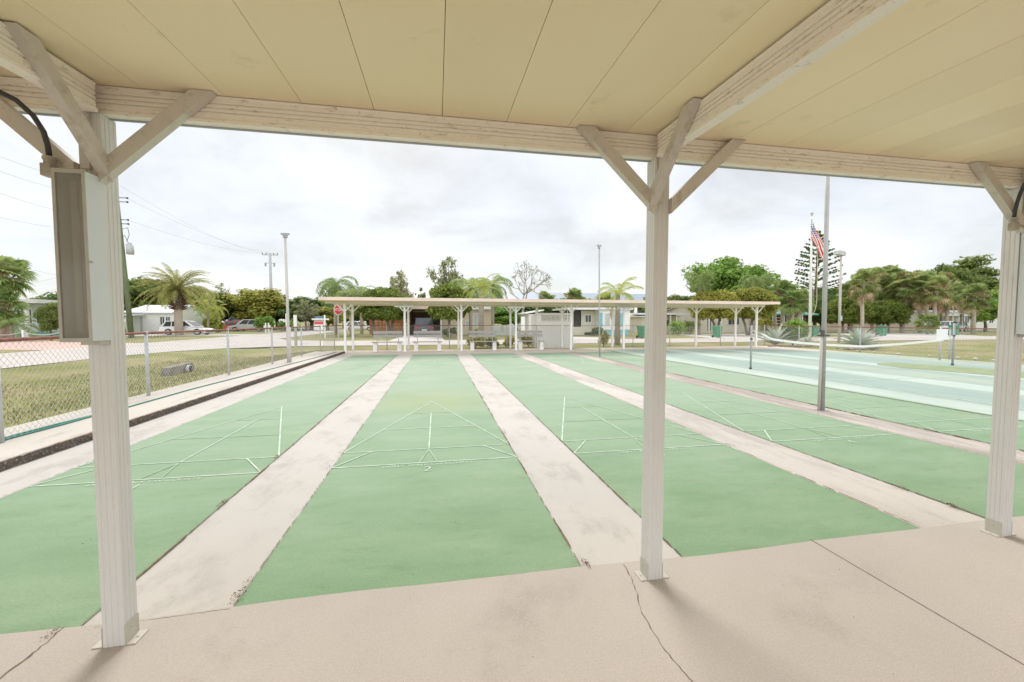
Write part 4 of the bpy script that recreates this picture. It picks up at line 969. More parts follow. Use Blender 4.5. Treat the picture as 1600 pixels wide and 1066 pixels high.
# --- blue and white mobile home
Y0 = 41; a, b = X(886, Y0), X(976, Y0); W = b-a; xb_ = X(929, Y0)-a
t = empty('mobile_home', (a, Y0, -.05), 0, 'cream and white mobile home with turquoise shutters and dark screened porch', 'house')
obox('wall', M['cream'], t, 1.7, W, 0, 4, .3, 2.7); obox('skirting', M['turq'], t, xb_+.1, W-.1, -1.25, 3.9, -.1, .58)
obox('bay', M['white'], t, xb_, W, -1.3, -.01, .6, 2.75); obox('roof', M['roofwhite'], t, -.6, xb_-.01, -1.7, 4.3, 2.76, 2.98)
obox('roof', M['roofwhite'], t, xb_, W+.2, -1.6, 4.3, 2.78, 3.06)
obox('porch_screen', M['screen'], t, .05, 1.69, .05, 3.9, .9, 2.7); obox('porch_wall', M['cream'], t, 0, 2.0, -.06, .04, 0, .9)
for xx in (.0, .62, 1.66): obox('porch_post', M['white'], t, xx-.04, xx+.04, -.12, -.03, .9, 2.74)
obox('porch_rail', M['white'], t, .05, .6, -.10, -.05, 1.3, 1.36)
window(t, X(914.5,Y0)-a, X(923,Y0)-a, 0, 1.45, 2.2, 'glass', mull=1)
window(t, X(938,Y0)-a, X(945,Y0)-a, -1.3, 1.05, 2.35, 'blind', mull=0); window(t, X(949.5,Y0)-a, X(956,Y0)-a, -1.3, 1.05, 2.35, 'blind', mull=0)
for p0, p1 in ((930.5, 934), (961, 965)): obox('shutter', M['turq'], t, X(p0,Y0)-a, X(p1,Y0)-a, -1.36, -1.302, .95, 2.45)
# --- arched beige shed and cream box behind
Y0 = 50; a = X(977, Y0); t = empty('shed', (a, Y0, -.05), 0, 'beige shed with rounded roof right of the turquoise shuttered home', 'shed'); W = X(1006, Y0)-a
arc = [(W/2+W/2*math.cos(q), 1.9+.62*math.sin(q)) for q in np.linspace(0, math.pi, 12)]
MB().prism([(0,0),(W,0)]+arc, 'y', 0, 5).build('wall', M['pinkbeige'], t); obox('door', M['offwhite'], t, W*.35, W*.65, -.05, -.003, 0, 1.8)
obox('vent_pipe', M['white'], t, W*.70, W*.82, 1, 1.3, 2.3, 4.3)
a = X(1003, 46); t = empty('house', (a, 46, -.05), 0, 'pale cream low house with flat roof mostly behind the middle post', 'house'); W = X(1056, 46)-a
obox('wall', M['cream'], t, 0, W, 0, 7, 0, 2.05); obox('roof', M['roofwhite'], t, -.3, W+.3, -.4, 7.3, 2.06, 2.22); window(t, W*.6, W*.8, 0, .9, 1.7); obox('steps', M['white'], t, .1, 1.6, -1.2, -.02, 0, .45)
# --- white roofed carport house
Y0 = 44; a, b = X(1043, Y0), X(1078, Y0); W = b-a
t = empty('house', (a, Y0, -.05), 0, 'red brown house front under a wide white carport roof', 'house')
obox('wall', flat('red_brown_siding', (.30,.15,.11), .8, .2, 3), t, -1, W, 3, 9, 0, 2.4); awning(t, -1.5, W+.2, -1.2, 9.2, 2.55, [(-.2,-1),(.6,-1),(1.4,-1),(W,-1)], drop=.25, th=.2)
window(t, .7, 1.6, 3, 1, 2)
# --- house behind the two clipped trees
Y0 = 46; a, b = X(1092, Y0), X(1170, Y0); W = b-a
t = empty('house', (a, Y0, -.05), 0, 'cream house with a picture window behind the two spreading trees', 'house')
obox('wall', M['cream'], t, 0, W, 0, 8, 0, 2.9); gable(t, 0, W, 0, 8, 2.91, 3.7, 'roofgrey', 'x', .4, .12, 'cream')
window(t, W*.58, W*.80, 0, 1.1, 2.2, 'glass', mull=2); window(t, W*.16, W*.24, 0, .3, 2.3, 'screen', mull=0)
for f in (.10, .33): obox('column', M['white'], t, W*f-.08, W*f+.08, -1.1, -.95, 0, 2.75)
# --- teal trimmed porch house
Y0 = 47; a, b = X(1196, Y0), X(1262, Y0); W = b-a
t = empty('house', (a, Y0, -.05), 0, 'grey hipped roof house with teal edged porch and lattice behind the shrub', 'house')
obox('wall', M['pinkbeige'], t, 0, W, 0, 8, 0, 2.6)
MB().add([(-.4,-.4,2.9),(W+.4,-.4,2.9),(W+.4,8.4,2.9),(-.4,8.4,2.9),(W*.35,4,5.0),(W*.65,4,5.0)], [(0,1,5,4),(1,2,5),(2,3,4,5),(3,0,4),(3,2,1,0)]).build('roof', M['roofgrey'], t)
MB().add([(-1.2,-2.6,2.35),(W*.86,-2.6,2.35),(W*.86,-.41,2.75),(-1.2,-.41,2.75),(-1.2,-2.6,2.55),(W*.86,-2.6,2.55),(W*.86,-.41,2.88),(-1.2,-.41,2.88)], [(0,3,2,1),(4,5,6,7),(0,1,5,4),(1,2,6,5),(2,3,7,6),(3,0,4,7)]).build('porch_roof', M['teal_trim'], t)
for xx in (-1.1, .6, 1.9, 3.4): obox('porch_post', M['white'], t, xx-.06, xx+.06, -2.5, -2.38, 0, 2.36)
obox('porch_screen', M['screen'], t, 0, 3.2, -.06, -.003, .2, 2.35)
for z in (.4, .8, 1.2, 1.6, 2.0): obox('lattice_rail', M['white'], t, -1.0, .5, -2.46, -2.42, z, z+.07)
# --- right: long pale mobile homes behind the cabbage palms
Y0 = 52; a, b = X(1318, Y0), X(1402, Y0); W = b-a
t = empty('mobile_home', (a, Y0, -.05), 0, 'long pinkish mobile home glimpsed under the dark clipped trees', 'house')
obox('wall', M['pinkbeige'], t, 0, W, 0, 4, .1, 2.5); obox('roof', M['roofwhite'], t, -.2, W+.2, -.3, 4.3, 2.51, 2.7)
for f in (.15, .45, .75): window(t, W*f, W*(f+.08), 0, 1.1, 1.9)
Y0 = 50; a, b = X(1452, Y0), X(1560, Y0); W = b-a
t = empty('mobile_home', (a, Y0, -.05), 0, 'long off-white mobile home with flat white carport awnings behind the white car', 'house')
obox('wall', M['offwhite'], t, 0, W, 0, 6, .1, 3.1); obox('roof', M['roofwhite'], t, -.2, W+.2, -.3, 6.3, 3.11, 3.35)
awning(t, -2.2, W*.16, -4.5, -.02, 2.75, [(-2,-4.3),(-.2,-4.3),(W*.13,-4.3)]); awning(t, W*.20, W*.42, -3.5, -.02, 2.35, [(W*.22,-3.3),(W*.41,-3.3)])
for f in (.5, .62, .86): window(t, W*f, W*(f+.06), 0, 1.3, 2.3)
obox('door', M['screen'], t, W*.02, W*.10, -.05, -.003, .2, 2.3)
# --- big blue-grey roof behind everything
Y0 = 84; a, b = X(812, Y0), X(1055, Y0); W = b-a
t = empty('hall', (a, Y0, -.05), 0, 'huge low hall with pale blue-grey metal roof far behind the palms', 'building')
obox('wall', M['offwhite'], t, .5, W-.5, .5, 20, 0, 6.0)
MB().add([(0,0,6.0),(W,0,6.0),(W,11,8.3),(0,11,8.3),(0,0,6.25),(W,0,6.25),(W,11,8.6),(0,11,8.6)], [(0,3,2,1),(4,5,6,7),(0,1,5,4),(1,2,6,5),(2,3,7,6),(3,0,4,7)]).build('roof', M['roofblue'], t)

# ================================================================ VEHICLES
def car(name, x, y, rz, L, W_, H, pm, label, body='hatch', base=-.03, cat='car'):
    # side on: local +x is the nose; origin on the ground
    t = empty(name, (x, y, base), rz, label, cat)
    h0, hb = .22, H*.56; l = L/2
    nose = .12 if body != 'van' else .06
    prof = {'hatch': [(-l,.42),(-l+.05,hb*.98),(-l+.28,hb+.02),(l*.30,hb),(l*.86,hb*.82),(l-.06,hb*.66),(l,.42),(l-.08,h0),(-l+.10,h0)],
            'suv': [(-l,.45),(-l+.03,hb),(l*.35,hb),(l*.90,hb*.90),(l-.03,hb*.74),(l,.45),(l-.08,h0),(-l+.10,h0)],
            'van': [(-l,.45),(-l+.03,hb),(l*.45,hb),(l*.88,hb*.82),(l-.03,hb*.66),(l,.42),(l-.08,h0),(-l+.10,h0)]}[body]
    wx_ = (-l*.60, l*.62); wr = .33
    # body sides with wheel arches cut into the outline
    bot = []
    for c in sorted(wx_, reverse=True):
        bot += [(c+wr*1.18*math.cos(q), max(h0, .33+wr*1.18*math.sin(q))) for q in np.linspace(0, math.pi, 9)]
    pts = [p for p in prof if p[1] > h0+.01]; outline = pts+[(l-.08, h0)]+bot+[(-l+.10, h0)]
    outline = outline[::-1]; hw = W_/2; mb = MB(); n = len(outline)
    lay = []
    for yy, ins in ((-hw, .05), (-hw+.09, 0), (hw-.09, 0), (hw, .05)):
        lay.append([(px_*(1-ins*.35), yy, pz if pz < .5 else pz-ins*.9) for px_, pz in outline])
    vs = [p for L_ in lay for p in L_]; fs = [tuple(range(n)), tuple(range(3*n, 4*n))[::-1]]
    for k in range(3): fs += [(k*n+j, (k+1)*n+j, (k+1)*n+(j+1) % n, k*n+(j+1) % n) for j in range(n)]
    b_ = mb.add(vs, fs).build('body', M[pm], t, False, .02)
    g0, g1, g2, g3 = {'hatch': (-l+.16, -l+.62, l*.10, l*.50), 'suv': (-l+.06, -l+.35, l*.12, l*.42), 'van': (-l+.05, -l+.30, l*.22, l*.60)}[body]
    zb, zt = hb-.01, H; ins = .16
    def frustum(e, zc=1.0, tz=0):
        ys = hw-.06-e; yt = hw-ins-e
        a = [(g0+e,-ys,zb),(g3-e,-ys,zb),(g3-e,ys,zb),(g0+e,ys,zb)]; b = [(g1+e,-yt,zt-tz),(g2-e,-yt,zt-tz),(g2-e,yt,zt-tz),(g1+e,yt,zt-tz)]; return a+b
    F6 = [(0,3,2,1),(4,5,6,7),(0,1,5,4),(1,2,6,5),(2,3,7,6),(3,0,4,7)]
    MB().add(frustum(0, tz=.0), F6).build('cabin', M[pm], t, False, .04)
    # side glass: proud quads between pillars, front and rear screens
    def lerp(a, b, s): return tuple(a[i]+(b[i]-a[i])*s for i in range(3))
    f = frustum(0)
    def pane(c, s0, s1, t0, t1, nrm, nm='side_window'):
        lo0, lo1 = lerp(c[0], c[1], s0), lerp(c[0], c[1], s1); hi0, hi1 = lerp(c[3], c[2], s0), lerp(c[3], c[2], s1)
        q = [lerp(lo0, hi0, t0), lerp(lo1, hi1, t0), lerp(lo1, hi1, t1), lerp(lo0, hi0, t1)]; nr = Vector(nrm)*.012
        MB().add([tuple(Vector(p)+nr) for p in q]+[tuple(Vector(p)-nr*.5) for p in q], [(0,1,2,3),(7,6,5,4),(0,4,5,1),(1,5,6,2),(2,6,7,3),(3,7,4,0)]).build(nm, M['glass'], t)
    for sg, idx in ((-1, (0,1,5,4)), (1, (3,2,6,7))):
        c = [f[i] for i in idx]; nn = (0, sg, .2)
        pane(c, .06, .30 if body != 'suv' else .26, .12, .88, nn); pane(c, .34, .62, .12, .90, nn); pane(c, .65, .92, .12, .90, nn)
    pane([f[i] for i in (1,2,6,5)], .07, .93, .08, .92, (1,0,.5), 'windscreen'); pane([f[i] for i in (0,3,7,4)], .08, .92, .14, .90, (-1,0,.3), 'rear_window')
    for c in wx_:
        for sg in (-1, 1):
            w_ = MB().tube([(c, sg*(hw-.20), .33),(c, sg*(hw-.01), .33)], wr, 18).build('wheel', M['rubber'], t)
            r_ = MB().tube([(c, sg*(hw-.012), .33),(c, sg*(hw+.004), .33)], wr*.62, 14).build('rim', M['rim']); r_.parent = w_
    for sg in (-1, 1):
        MB().box(-l-.012, -l+.10, *sorted((sg*(hw-.10), sg*(hw-.42))), hb*.72, hb*.92).build('tail_light', M['tail'], t)
        MB().box(l*.91, l+.006, *sorted((sg*(hw-.10), sg*(hw-.45))), hb*.60, hb*.74).build('headlight', M['lamp'], t)
        MB().box(l*.16, l*.22, *sorted((sg*(hw+.01), sg*(hw+.16))), hb+.02, hb+.14).build('wing_mirror', M[pm], t)
    MB().box(-l-.03, -l+.05, -hw+.12, hw-.12, .30, .48).build('bumper', M['bumper'], t); MB().box(l-.06, l+.02, -hw+.12, hw-.12, .28, .42).build('bumper', M['bumper'], t)
    MB().box(-l-.045, -l-.031, -.26, .26, .52, .64).build('number_plate', M['plate'], t)
    return t
car('parked_car', X(293, 48), 48, R(-4), 4.7, 1.8, 1.52, 'car_white', 'white hatchback parked side on behind the date palm')
car('parked_car', X(361, 66), 66, R(168), 4.5, 1.8, 1.55, 'car_red', 'red hatchback parked in the drive left of the silver minivan')
car('parked_van', X(388, 64), 64, R(190), 4.9, 1.9, 1.75, 'car_silver', 'silver minivan parked beside the red hatchback', 'van', cat='van')
car('parked_van', X(371, 76), 76, R(185), 5.0, 1.9, 2.5, 'car_blue', 'pale blue high roofed van behind the red hatchback', 'van', cat='van')
car('parked_suv', X(662, 43.5), 43.6, R(93), 4.7, 2.0, 1.85, 'car_black', 'dark blue-black four wheel drive seen from behind in the carport', 'suv')
car('parked_car', X(563, 66), 66, R(4), 4.6, 1.8, 1.5, 'car_white', 'white car parked beyond the palm trunks left of the orange fence')
car('parked_car', X(1462, 41.5), 41.5, R(183), 4.7, 1.8, 1.55, 'car_white', 'white estate car with red tail lamp under the cabbage palms at right', 'suv')
car('parked_car', X(1489, 46.5), 46.5, R(188), 4.6, 1.8, 1.5, 'car_silver', 'silver car behind the white estate car at right')

# ================================================================ STREET THINGS
# utility poles and wires
ux, uy = -25.95, 39.8
t = empty('utility_pole', (ux, uy, -.05), 0, 'weathered green-brown utility pole with transformer right behind the leftmost near post', 'utility pole')
toph = 13.6
MB().tube([(.1,0,0),(-.25,0,toph*.5),(-.62,0,toph)], [.20,.17,.13], 12).build('shaft', M['utility'], t, True)
for z, n_ in ((12.3, 2), (10.4, 2)):
    for j in range(n_):
        MB().tube([(-.5,-.1,z-j*.35),(.25,-.1,z-j*.35)], .035, 6).ball((.30,-.1,z-j*.35), .09, 8, 6).build('insulator', M['metal_dark'], t)
MB().tube([(.35,-.1,7.4),(.35,-.1,8.3)], .27, 12).tube([(.35,-.1,8.3),(.35,-.1,8.4)], .16, 8).build('transformer', M['galv'], t, True)
MB().tube([(-.2,-.05,9.6),(.30,-.2,9.7),(.40,-.2,9.1),(.18,-.2,8.5)], .025, 6).tube([(-.3,0,8.9),(.10,-.3,9.0),(.3,-.2,8.4)], .02, 6).build('fuse_wire', M['metal_dark'], t)
wx0, wy0 = -29.7, 82
t = empty('utility_pole', (wx0, wy0, -.05), 0, 'pale concrete utility pole with crossarm in front of the distant trees', 'utility pole')
MB().tube([(0,0,0),(0,0,14.3)], [.32,.2], 10).build('shaft', M['conc_pole'], t, True)
MB().box(-1.35,1.35,-.08,.08,13.9,14.05).box(-.95,.95,-.08,.08,12.4,12.5).build('crossarm', M['conc_pole'], t)
for xx in (-1.3,-.65,.65,1.3): MB().tube([(xx,0,14.055),(xx,0,14.35)], .07, 6).build('insulator', M['metal_dark'], t)
for xx in (-.75,.75): MB().tube([(xx,-.2,11.8),(xx,-.2,12.35)], .16, 8).build('fuse_cutout', M['galv_dark'], t)
wx1, wy1 = X(520, 150), 150
t = empty('utility_pole', (wx1, wy1, -.05), 0, 'distant thin utility pole behind the leftmost queen palm', 'utility pole')
MB().tube([(0,0,0),(0,0,15.5)], [.3,.2], 8).build('shaft', M['bark'], t, True); MB().box(-1.7,1.7,-.1,.1,14.9,15.1).build('crossarm', M['bark'], t)
def wire(a, b, sag, lab, r=.012, grp='overhead wires at left'):
    a, b = Vector(a), Vector(b); pts = [a.lerp(b, i/20)-Vector((0,0,sag*4*(i/20)*(1-i/20))) for i in range(21)]
    tag(MB().tube(pts, r*.7, 5).build('overhead_wire', M['wire_far'], smooth=True), lab, 'wire', grp)
for i, (z, dx, dz) in enumerate(((13.3,-1.3,0), (12.25,-.65,-.1), (10.35,1.3,-.3))):
    wire((ux+(.25 if i else -.2), uy-.1, z), (wx0+(-1.3,.65,1.3)[i], wy0, 14.3-.05), .9, ['topmost wire from the near utility pole to the concrete pole', 'middle wire from the near utility pole to the concrete pole', 'lowest wire from the near utility pole to the concrete pole'][i])
for i, (py, px_) in enumerate(((245, 0), (268, 0), (302, 0), (340, 0), (408, 0))):
    Yw = 22; zend = wz(px_, py, Yw)
    wire((ux-.3, uy-.1, (13.3, 12.3, 10.4, 9.6, 5.0)[i]), (X(px_, Yw, py), Yw, zend), .35, 'thin wire crossing the sky at the left edge, %s down from the roof' % ('first', 'second', 'third', 'fourth', 'fifth')[i], .010)
for i, (p0, p1) in enumerate((((28,448),(198,402)), ((40,464),(198,418)))):
    wire((X(p0[0],44,p0[1]), 44, wz(*p0, 44)), (ux-.2, uy, wz(196, p1[1], uy)), .15, ['upper service wire rising from the pale blue bungalow to the pole', 'lower service wire rising from the pale blue bungalow to the pole'][i], .012)
# culvert
t = empty('culvert', (-7.7, 13.55, -.34), R(95), 'old concrete culvert headwall with a dark pipe in the grass swale', 'culvert')
mb = MB().add([(-.85,-.14,-.1),(.85,-.14,-.1),(.85,.14,-.1),(-.85,.14,-.1),(-.75,-.12,.26),(.75,-.12,.30),(.75,.12,.30),(-.75,.12,.26)], [(0,3,2,1),(4,5,6,7),(0,1,5,4),(1,2,6,5),(2,3,7,6),(3,0,4,7)]); mb.build('headwall', concrete('old_concrete', (.34,.31,.27), (.12,.10,.09), .45, 3), t)
MB().tube([(.25,-.16,.10),(.25,-.25,.10)], .15, 16).build('pipe', M['conc_pole'], t); MB().tube([(.25,-.25,.10),(.25,-.256,.10)], .12, 16).build('pipe_mouth', M['dark'], t)  # pipe is solid; the dark disc stands for the shade inside it
# stop sign
t = empty('stop_sign', (X(528.5,32.5), 32.5, -.05), R(52), 'red octagonal stop sign at the road corner left of the far shelter', 'road sign')
MB().box(-.04,.04,.0,.03,0,2.0).build('post', M['galv'], t)
oc = lambda r: [(r*math.cos(math.pi/8+i*math.pi/4), 2.42+r*math.sin(math.pi/8+i*math.pi/4)) for i in range(8)]
MB().prism(oc(.43)[::-1], 'y', -.02, -.002).build('sign_border', M['signwhite'], t); MB().prism(oc(.395)[::-1], 'y', -.028, -.0205).build('sign_face', M['stopred'], t)
text_mesh('lettering', 'STOP', .30, M['signwhite'], t, Matrix.Translation((0,-.031,2.32)) @ Matrix.Rotation(R(90), 4, 'X'))
# real estate sign on a white post
t = empty('yard_sign', (X(507.5,36), 36, -.05), 0, 'white post with arm and hanging white sign with red band near the corner', 'sign')
MB().box(-.06,.06,-.06,.06,0,2.05).build('post', M['white'], t); MB().box(-1.05,.35,-.04,.04,1.62,1.74).build('arm', M['white'], t)
obox('panel', M['signwhite'], t, -.88, -.10, -.02, .02, .72, 1.55); obox('red_band', M['signred'], t, -.86, -.12, -.028, -.0205, 1.22, 1.50); obox('top_panel', M['signblue'], t, -.80, -.18, -.02, .02, 1.76, 1.92)
# posts and markers
t = empty('marker_post', (X(461.5,22.8), 22.8, -.05), 0, 'tall square white-topped post beside the road behind the kerb pole', 'post')
MB().box(-.06,.06,-.06,.06,0,1.15).build('lower_post', M['greypole'], t); MB().box(-.075,.075,-.075,.075,1.151,1.85).build('upper_post', M['white'], t)
for px_, lb in ((481, 'left one of two small white bollards before the trees beyond the crossing'), (490.5, 'right one of two small white bollards before the trees beyond the crossing')):
    t = empty('bollard', (X(px_,70), 70, -.05), 0, lb, 'bollard', 'white bollards beyond the crossing'); MB().tube([(0,0,0),(0,0,1.15)], .13, 8).build('shaft', M['white'], t, True); MB().tube([(0,0,1.15),(0,0,1.3)], [.15,.08], 8).build('cap', M['white'], t)
t = empty('white_sign', (X(448.5,48), 48, -.05), 0, 'narrow white sign board on a post partly behind the tan kerb pole', 'sign'); MB().box(-.05,.05,0,.06,0,1.2).build('post', M['galv'], t); obox('panel', M['white'], t, -.14, .14, -.03, -.005, .9, 2.4)
for px_, lb, s in ((414.8, 'left one of two white cutout figures on the verge by the concrete pole', 1), (419.5, 'right one of two white cutout figures on the verge by the concrete pole', -1)):
    t = tag(MB().prism([(p[0]*s*.9, p[1]) for p in ([(-.10,0),(.10,0),(.10,.55),(.26,.60),(.26,.95),(.08,1.0),(.10,1.22),(0,1.32),(-.10,1.22),(-.08,1.0),(-.26,.95),(-.26,.72),(-.10,.60)][::s])], 'y', -.03, .03).build('cutout_figure', M['white']), lb, 'yard ornament', 'white cutout figures'); t.location = (X(px_,55), 55, -.05)
# drive barrier at far left
t = empty('rope_barrier', (-27.5, 33, -.05), 0, 'low white posts with hanging rope beside the pink drive at far left', 'barrier')
bx = [X(p, 33)+27.5 for p in (-30, 35, 95, 160)]
for xx in bx: MB().box(xx-.05, xx+.05, -.05, .05, 0, .85).build('post', M['white'], t)
for a, b in zip(bx[:-1], bx[1:]): MB().tube([(a+(b-a)*i/10, 0, .72-.9*(i/10)*(1-i/10)) for i in range(11)], .03, 5).build('rope', M['pole'], t)
# wheelie bins
def bin_(x, y, rz, label):
    t = empty('wheelie_bin', (x, y, -.04), rz, label, 'bin', 'green wheeled bins along the street')
    MB().add([(-.24,-.28,.06),(.24,-.28,.06),(.24,.26,.06),(-.24,.26,.06),(-.30,-.36,1.0),(.30,-.36,1.0),(.30,.34,1.0),(-.30,.34,1.0)], [(0,3,2,1),(4,5,6,7),(0,1,5,4),(1,2,6,5),(2,3,7,6),(3,0,4,7)]).build('body', M['bin'], t, bevel=.03)
    MB().add([(-.32,-.40,1.003),(.32,-.40,1.003),(.32,.37,1.003),(-.32,.37,1.003),(-.29,-.36,1.08),(.29,-.36,1.08),(.29,.34,1.12),(-.29,.34,1.12)], [(0,3,2,1),(4,5,6,7),(0,1,5,4),(1,2,6,5),(2,3,7,6),(3,0,4,7)]).build('lid', M['bin'], t)
    MB().tube([(-.28,.41,1.0),(.28,.41,1.0)], .02, 6).build('handle', M['bin_dark'], t)
    for s in (-1, 1): MB().tube([(s*.24,.30,.13),(s*.31,.30,.13)], .13, 12).build('wheel', M['rubber'], t)
    return t
for px_, yy, rz, lb in ((1003.5, 31.2, 20, 'green wheeled bin left of the middle near post, on the verge'), (1121, 31.0, -10, 'green wheeled bin on the verge left of the white far shelter end posts'), (1271, 31.6, 5, 'dark green wheeled bin just right of the flagpole foot'),
                      (1378.5, 31.8, 0, 'green wheeled bin in front of the dark clipped tree'), (1491, 32.4, 12, 'green wheeled bin right of the white court sign')):
    bin_(X(px_, yy), yy, R(rz), lb)

# ================================================================ TREES AND PLANTS
# date palm
pinnate_palm(X(279,46.6), 46.6, Zh(456,279,46.6), .38, 80, 4.0, 'date', 'stout golden-green date palm with bulging crown base in front of the white house', 'bark_pale', boots=1.9, droop=1.05, wid=.25, r2=.36, el=(-.02,1.5), seed=4, n=40)
# queen palms behind far shelter, left
pinnate_palm(X(524,46), 46, Zh(446,524,46), .20, 20, 3.7, 'palm_green', 'tall drooping queen palm at the left end of the far shelter roof', droop=2.2, wid=.72, lean=(.1,0), seed=5, el=(-.5,1.3))
pinnate_palm(X(549,42), 42, Zh(462,546,42), .20, 26, 2.9, 'palm_fan', 'shorter queen palm rising over the left end of the far shelter roof', 'bark_pale', droop=1.9, wid=.6, seed=6)
pinnate_palm(X(565,50), 50, Zh(458,565,50), .20, 22, 2.8, 'palm_fan', 'slim palm with a pale trunk seen between the two left shelter posts', 'bark_pale', droop=1.9, wid=.55, seed=7)
pinnate_palm(X(592,60), 60, Zh(470,592,60), .20, 20, 2.6, 'palm_green', 'small palm peeping above the shelter roof left of the round tree', 'bark_pale', droop=1.9, wid=.55, seed=17)
# palms over the middle of the roof
pinnate_palm(X(752,22.3), 22.3, Zh(452,750,22.3), .19, 20, 1.6, 'palm_gold', 'yellow-green palm with a thick grey trunk behind the third bench', droop=1.3, wid=.42, seed=8, el=(0,1.45), r2=.14)
pinnate_palm(X(735,40), 40, Zh(448,735,40), .18, 22, 3.0, 'palm_green', 'feathery palm left of the bare tree above the far shelter roof', droop=1.7, wid=.75, seed=9)
pinnate_palm(X(770,43), 43, Zh(446,768,43), .18, 22, 3.1, 'palm_green', 'feathery palm directly left of the bare grey tree', droop=1.7, wid=.75, seed=10)
pinnate_palm(X(965,22.0), 22.0, Zh(461,964,22.0), .19, 13, 1.75, 'palm_gold', 'young royal palm with upright spear and thick grey trunk right of the thin pole', droop=1.25, wid=.85, seed=12, el=(.1,1.5), r2=.13)
tag(MB().tube([(0,0,0),(.03,-.02,-.3),(.02,-.05,-.75)], [.03,.10,.01], 6).build('dead_frond', M['palm_dry']), 'brown dead frond hanging beside the young royal palm', 'frond').location = (X(952,21.9), 21.7, Zh(484,952,21.9))
# queen palms right
pinnate_palm(X(1092,39), 39, Zh(434,1092,39), .19, 20, 2.7, 'palm_fan', 'queen palm with a slim trunk in front of the big oak, left one', 'bark_pale', droop=2.3, wid=.6, seed=13)
pinnate_palm(X(1182,44), 44, Zh(440,1182,44), .20, 22, 3.3, 'palm_fan', 'queen palm with a wide drooping crown in front of the big oak, right one', 'bark_pale', droop=2.2, wid=.65, seed=14)
# round trees
ball_tree(X(600,41.5), 41.5, 2.75, 1.9, 3.1, 'leaf_ball', 'clipped round tree with forked trunk in front of the orange fence', [(-1.0,-1.2,0),(.5,.2,0),(.6,1.2,.3)], seed=2)
ball_tree(X(700.5,37.0), 37.0, 2.25, 1.95, 3.15, 'leaf_ball', 'dense clipped round tree between the carport and the beige wall', [(0,.2,0)], seed=5)
for (px_, Yq, r, h, zc, lm, lb, tr, sd_) in ((1117,38,2.9,1.7,3.15,'leaf_yel','yellow-green spreading tree, left of the pair behind the far shelter end',[(.3,-.8,0),(.3,1.0,.2)],6), (1171,37,2.7,1.85,3.3,'leaf_yel','yellow-green spreading tree, right of the pair behind the far shelter end',[(-.2,-1.2,0),(.1,.8,.2)],7),
        (1322,43,2.9,1.9,2.7,'leaf_ball','clipped round tree, left of the dark pair under the cabbage palms',[(-.4,-.5,0),(.5,.5,0)],8), (1384,42,2.7,1.75,2.55,'leaf_ball','clipped round tree, right of the dark pair under the cabbage palms',[(-.3,-.4,0),(.4,.6,0)],9),
        (1283,47,3.6,2.2,3.0,'leaf_dark','dense dark rounded tree behind the flagpole foot',[(0,0,0)],10)):
    ball_tree(X(px_, Yq), Yq, r, h, zc, lm, lb, tr, seed=sd_)
# big oak, right
broad_tree(X(1137,62), 62, 7.6, Zh(393,1140,62)*1.0, 'oak', 'leaf_bright', 'huge bright green oak rising behind the far shelter and two queen palms', seed=0, rz=.4)
broad_tree(X(1078,60), 60, 4.3, 6.0, 'full', 'leaf_dark', 'dark green tree at the left foot of the huge oak', seed=1)
broad_tree(X(1205,58), 58, 4.0, 6.3, 'full', 'leaf_mid', 'mid green tree filling in right of the huge oak', seed=0)
# Norfolk pine
px0, Yp = 1273, 60; t = empty('norfolk_pine', (X(px0,Yp), Yp, -.05), 0, 'airy tiered Norfolk pine standing behind the flag', 'tree'); Hn = Zh(362, px0, Yp)
MB().tube([(0,0,0),(0,0,Hn*.96)], [.30,.05], 8).build('trunk', M['bark'], t, True); V = []; rg = np.random.default_rng(77); br = MB()
for k in range(19):
    z = 3.2+(Hn-3.4)*k/18; R_ = 4.3*(1-((k)/18)**1.9)+.35
    for j in range(6):
        az = j*6.283/6+k*.5+rg.uniform(-.15,.15); up = .18+.25*k/18
        tip = np.array([R_*math.cos(az), R_*math.sin(az), z+R_*up]); br.tube([(0,0,z),tuple(tip)], [.035,.012], 4)
        for s in np.arange(.35 if k < 12 else .2, 1.02, .13):
            c = np.array([0,0,z])*(1-s)+tip*s
            V.append(leaves(rg, c, (.17,.17,.10), 15 if rg.random() > .2 else 0, .17, .2, .3, 2.6))
br.build('branches', M['bark'], t); meshobj('needles', quads_mesh('needles', np.concatenate(V), M['leaf_dark']), t)
# airy trees above roof, centre
for (px_, Yq, r, top, kind, lm, lb, sd_) in ((627,58,2.1,417,'gum','leaf_grey','thin grey-green gum tree above the roof, shorter one at left',0), (697,56,2.9,402,'gum','leaf_grey','taller thin grey-green gum tree above the clipped round tree',1),
        (657,60,1.3,448,'airy','leaf_mid','small light tree between the two thin gum trees',0)):
    broad_tree(X(px_,Yq), Yq, r, Zh(top,px_,Yq)*1.02, kind, lm, lb, seed=sd_)
# bare grey tree
px0, Yp = 817, 38; t = empty('bare_tree', (X(px0,Yp), Yp, -.05), 0, 'nearly leafless grey tree with fine twigs above the far shelter roof', 'tree'); tb = MB(); rg = np.random.default_rng(5); tips = []
def grow(p, d, L, r, k):
    p = Vector(p); q = p+d*L*.5+Vector(rg.normal(size=3)*.05*L); e_ = p+d*L; tb.tube([p, q, e_], [r, r*.85, r*.68], 6 if k < 3 else 4)
    if k >= 5: tips.append(tuple(e_)); return
    for i in range(2 if k < 1 else 3):
        dd = (d+Vector(rg.normal(size=3))*.50+Vector((0,0,.12))).normalized(); grow(e_, dd, L*rg.uniform(.60,.80), r*.60, k+1)
grow((0,0,0), Vector((0,0,1)), 2.6, .17, 0)
tb.build('trunk', M['bark_grey'], t, True); meshobj('leaves', quads_mesh('leaves', np.concatenate([leaves(rg, c, (.16,.16,.12), 4, .07) for c in tips]), M['leaf_grey']), t)
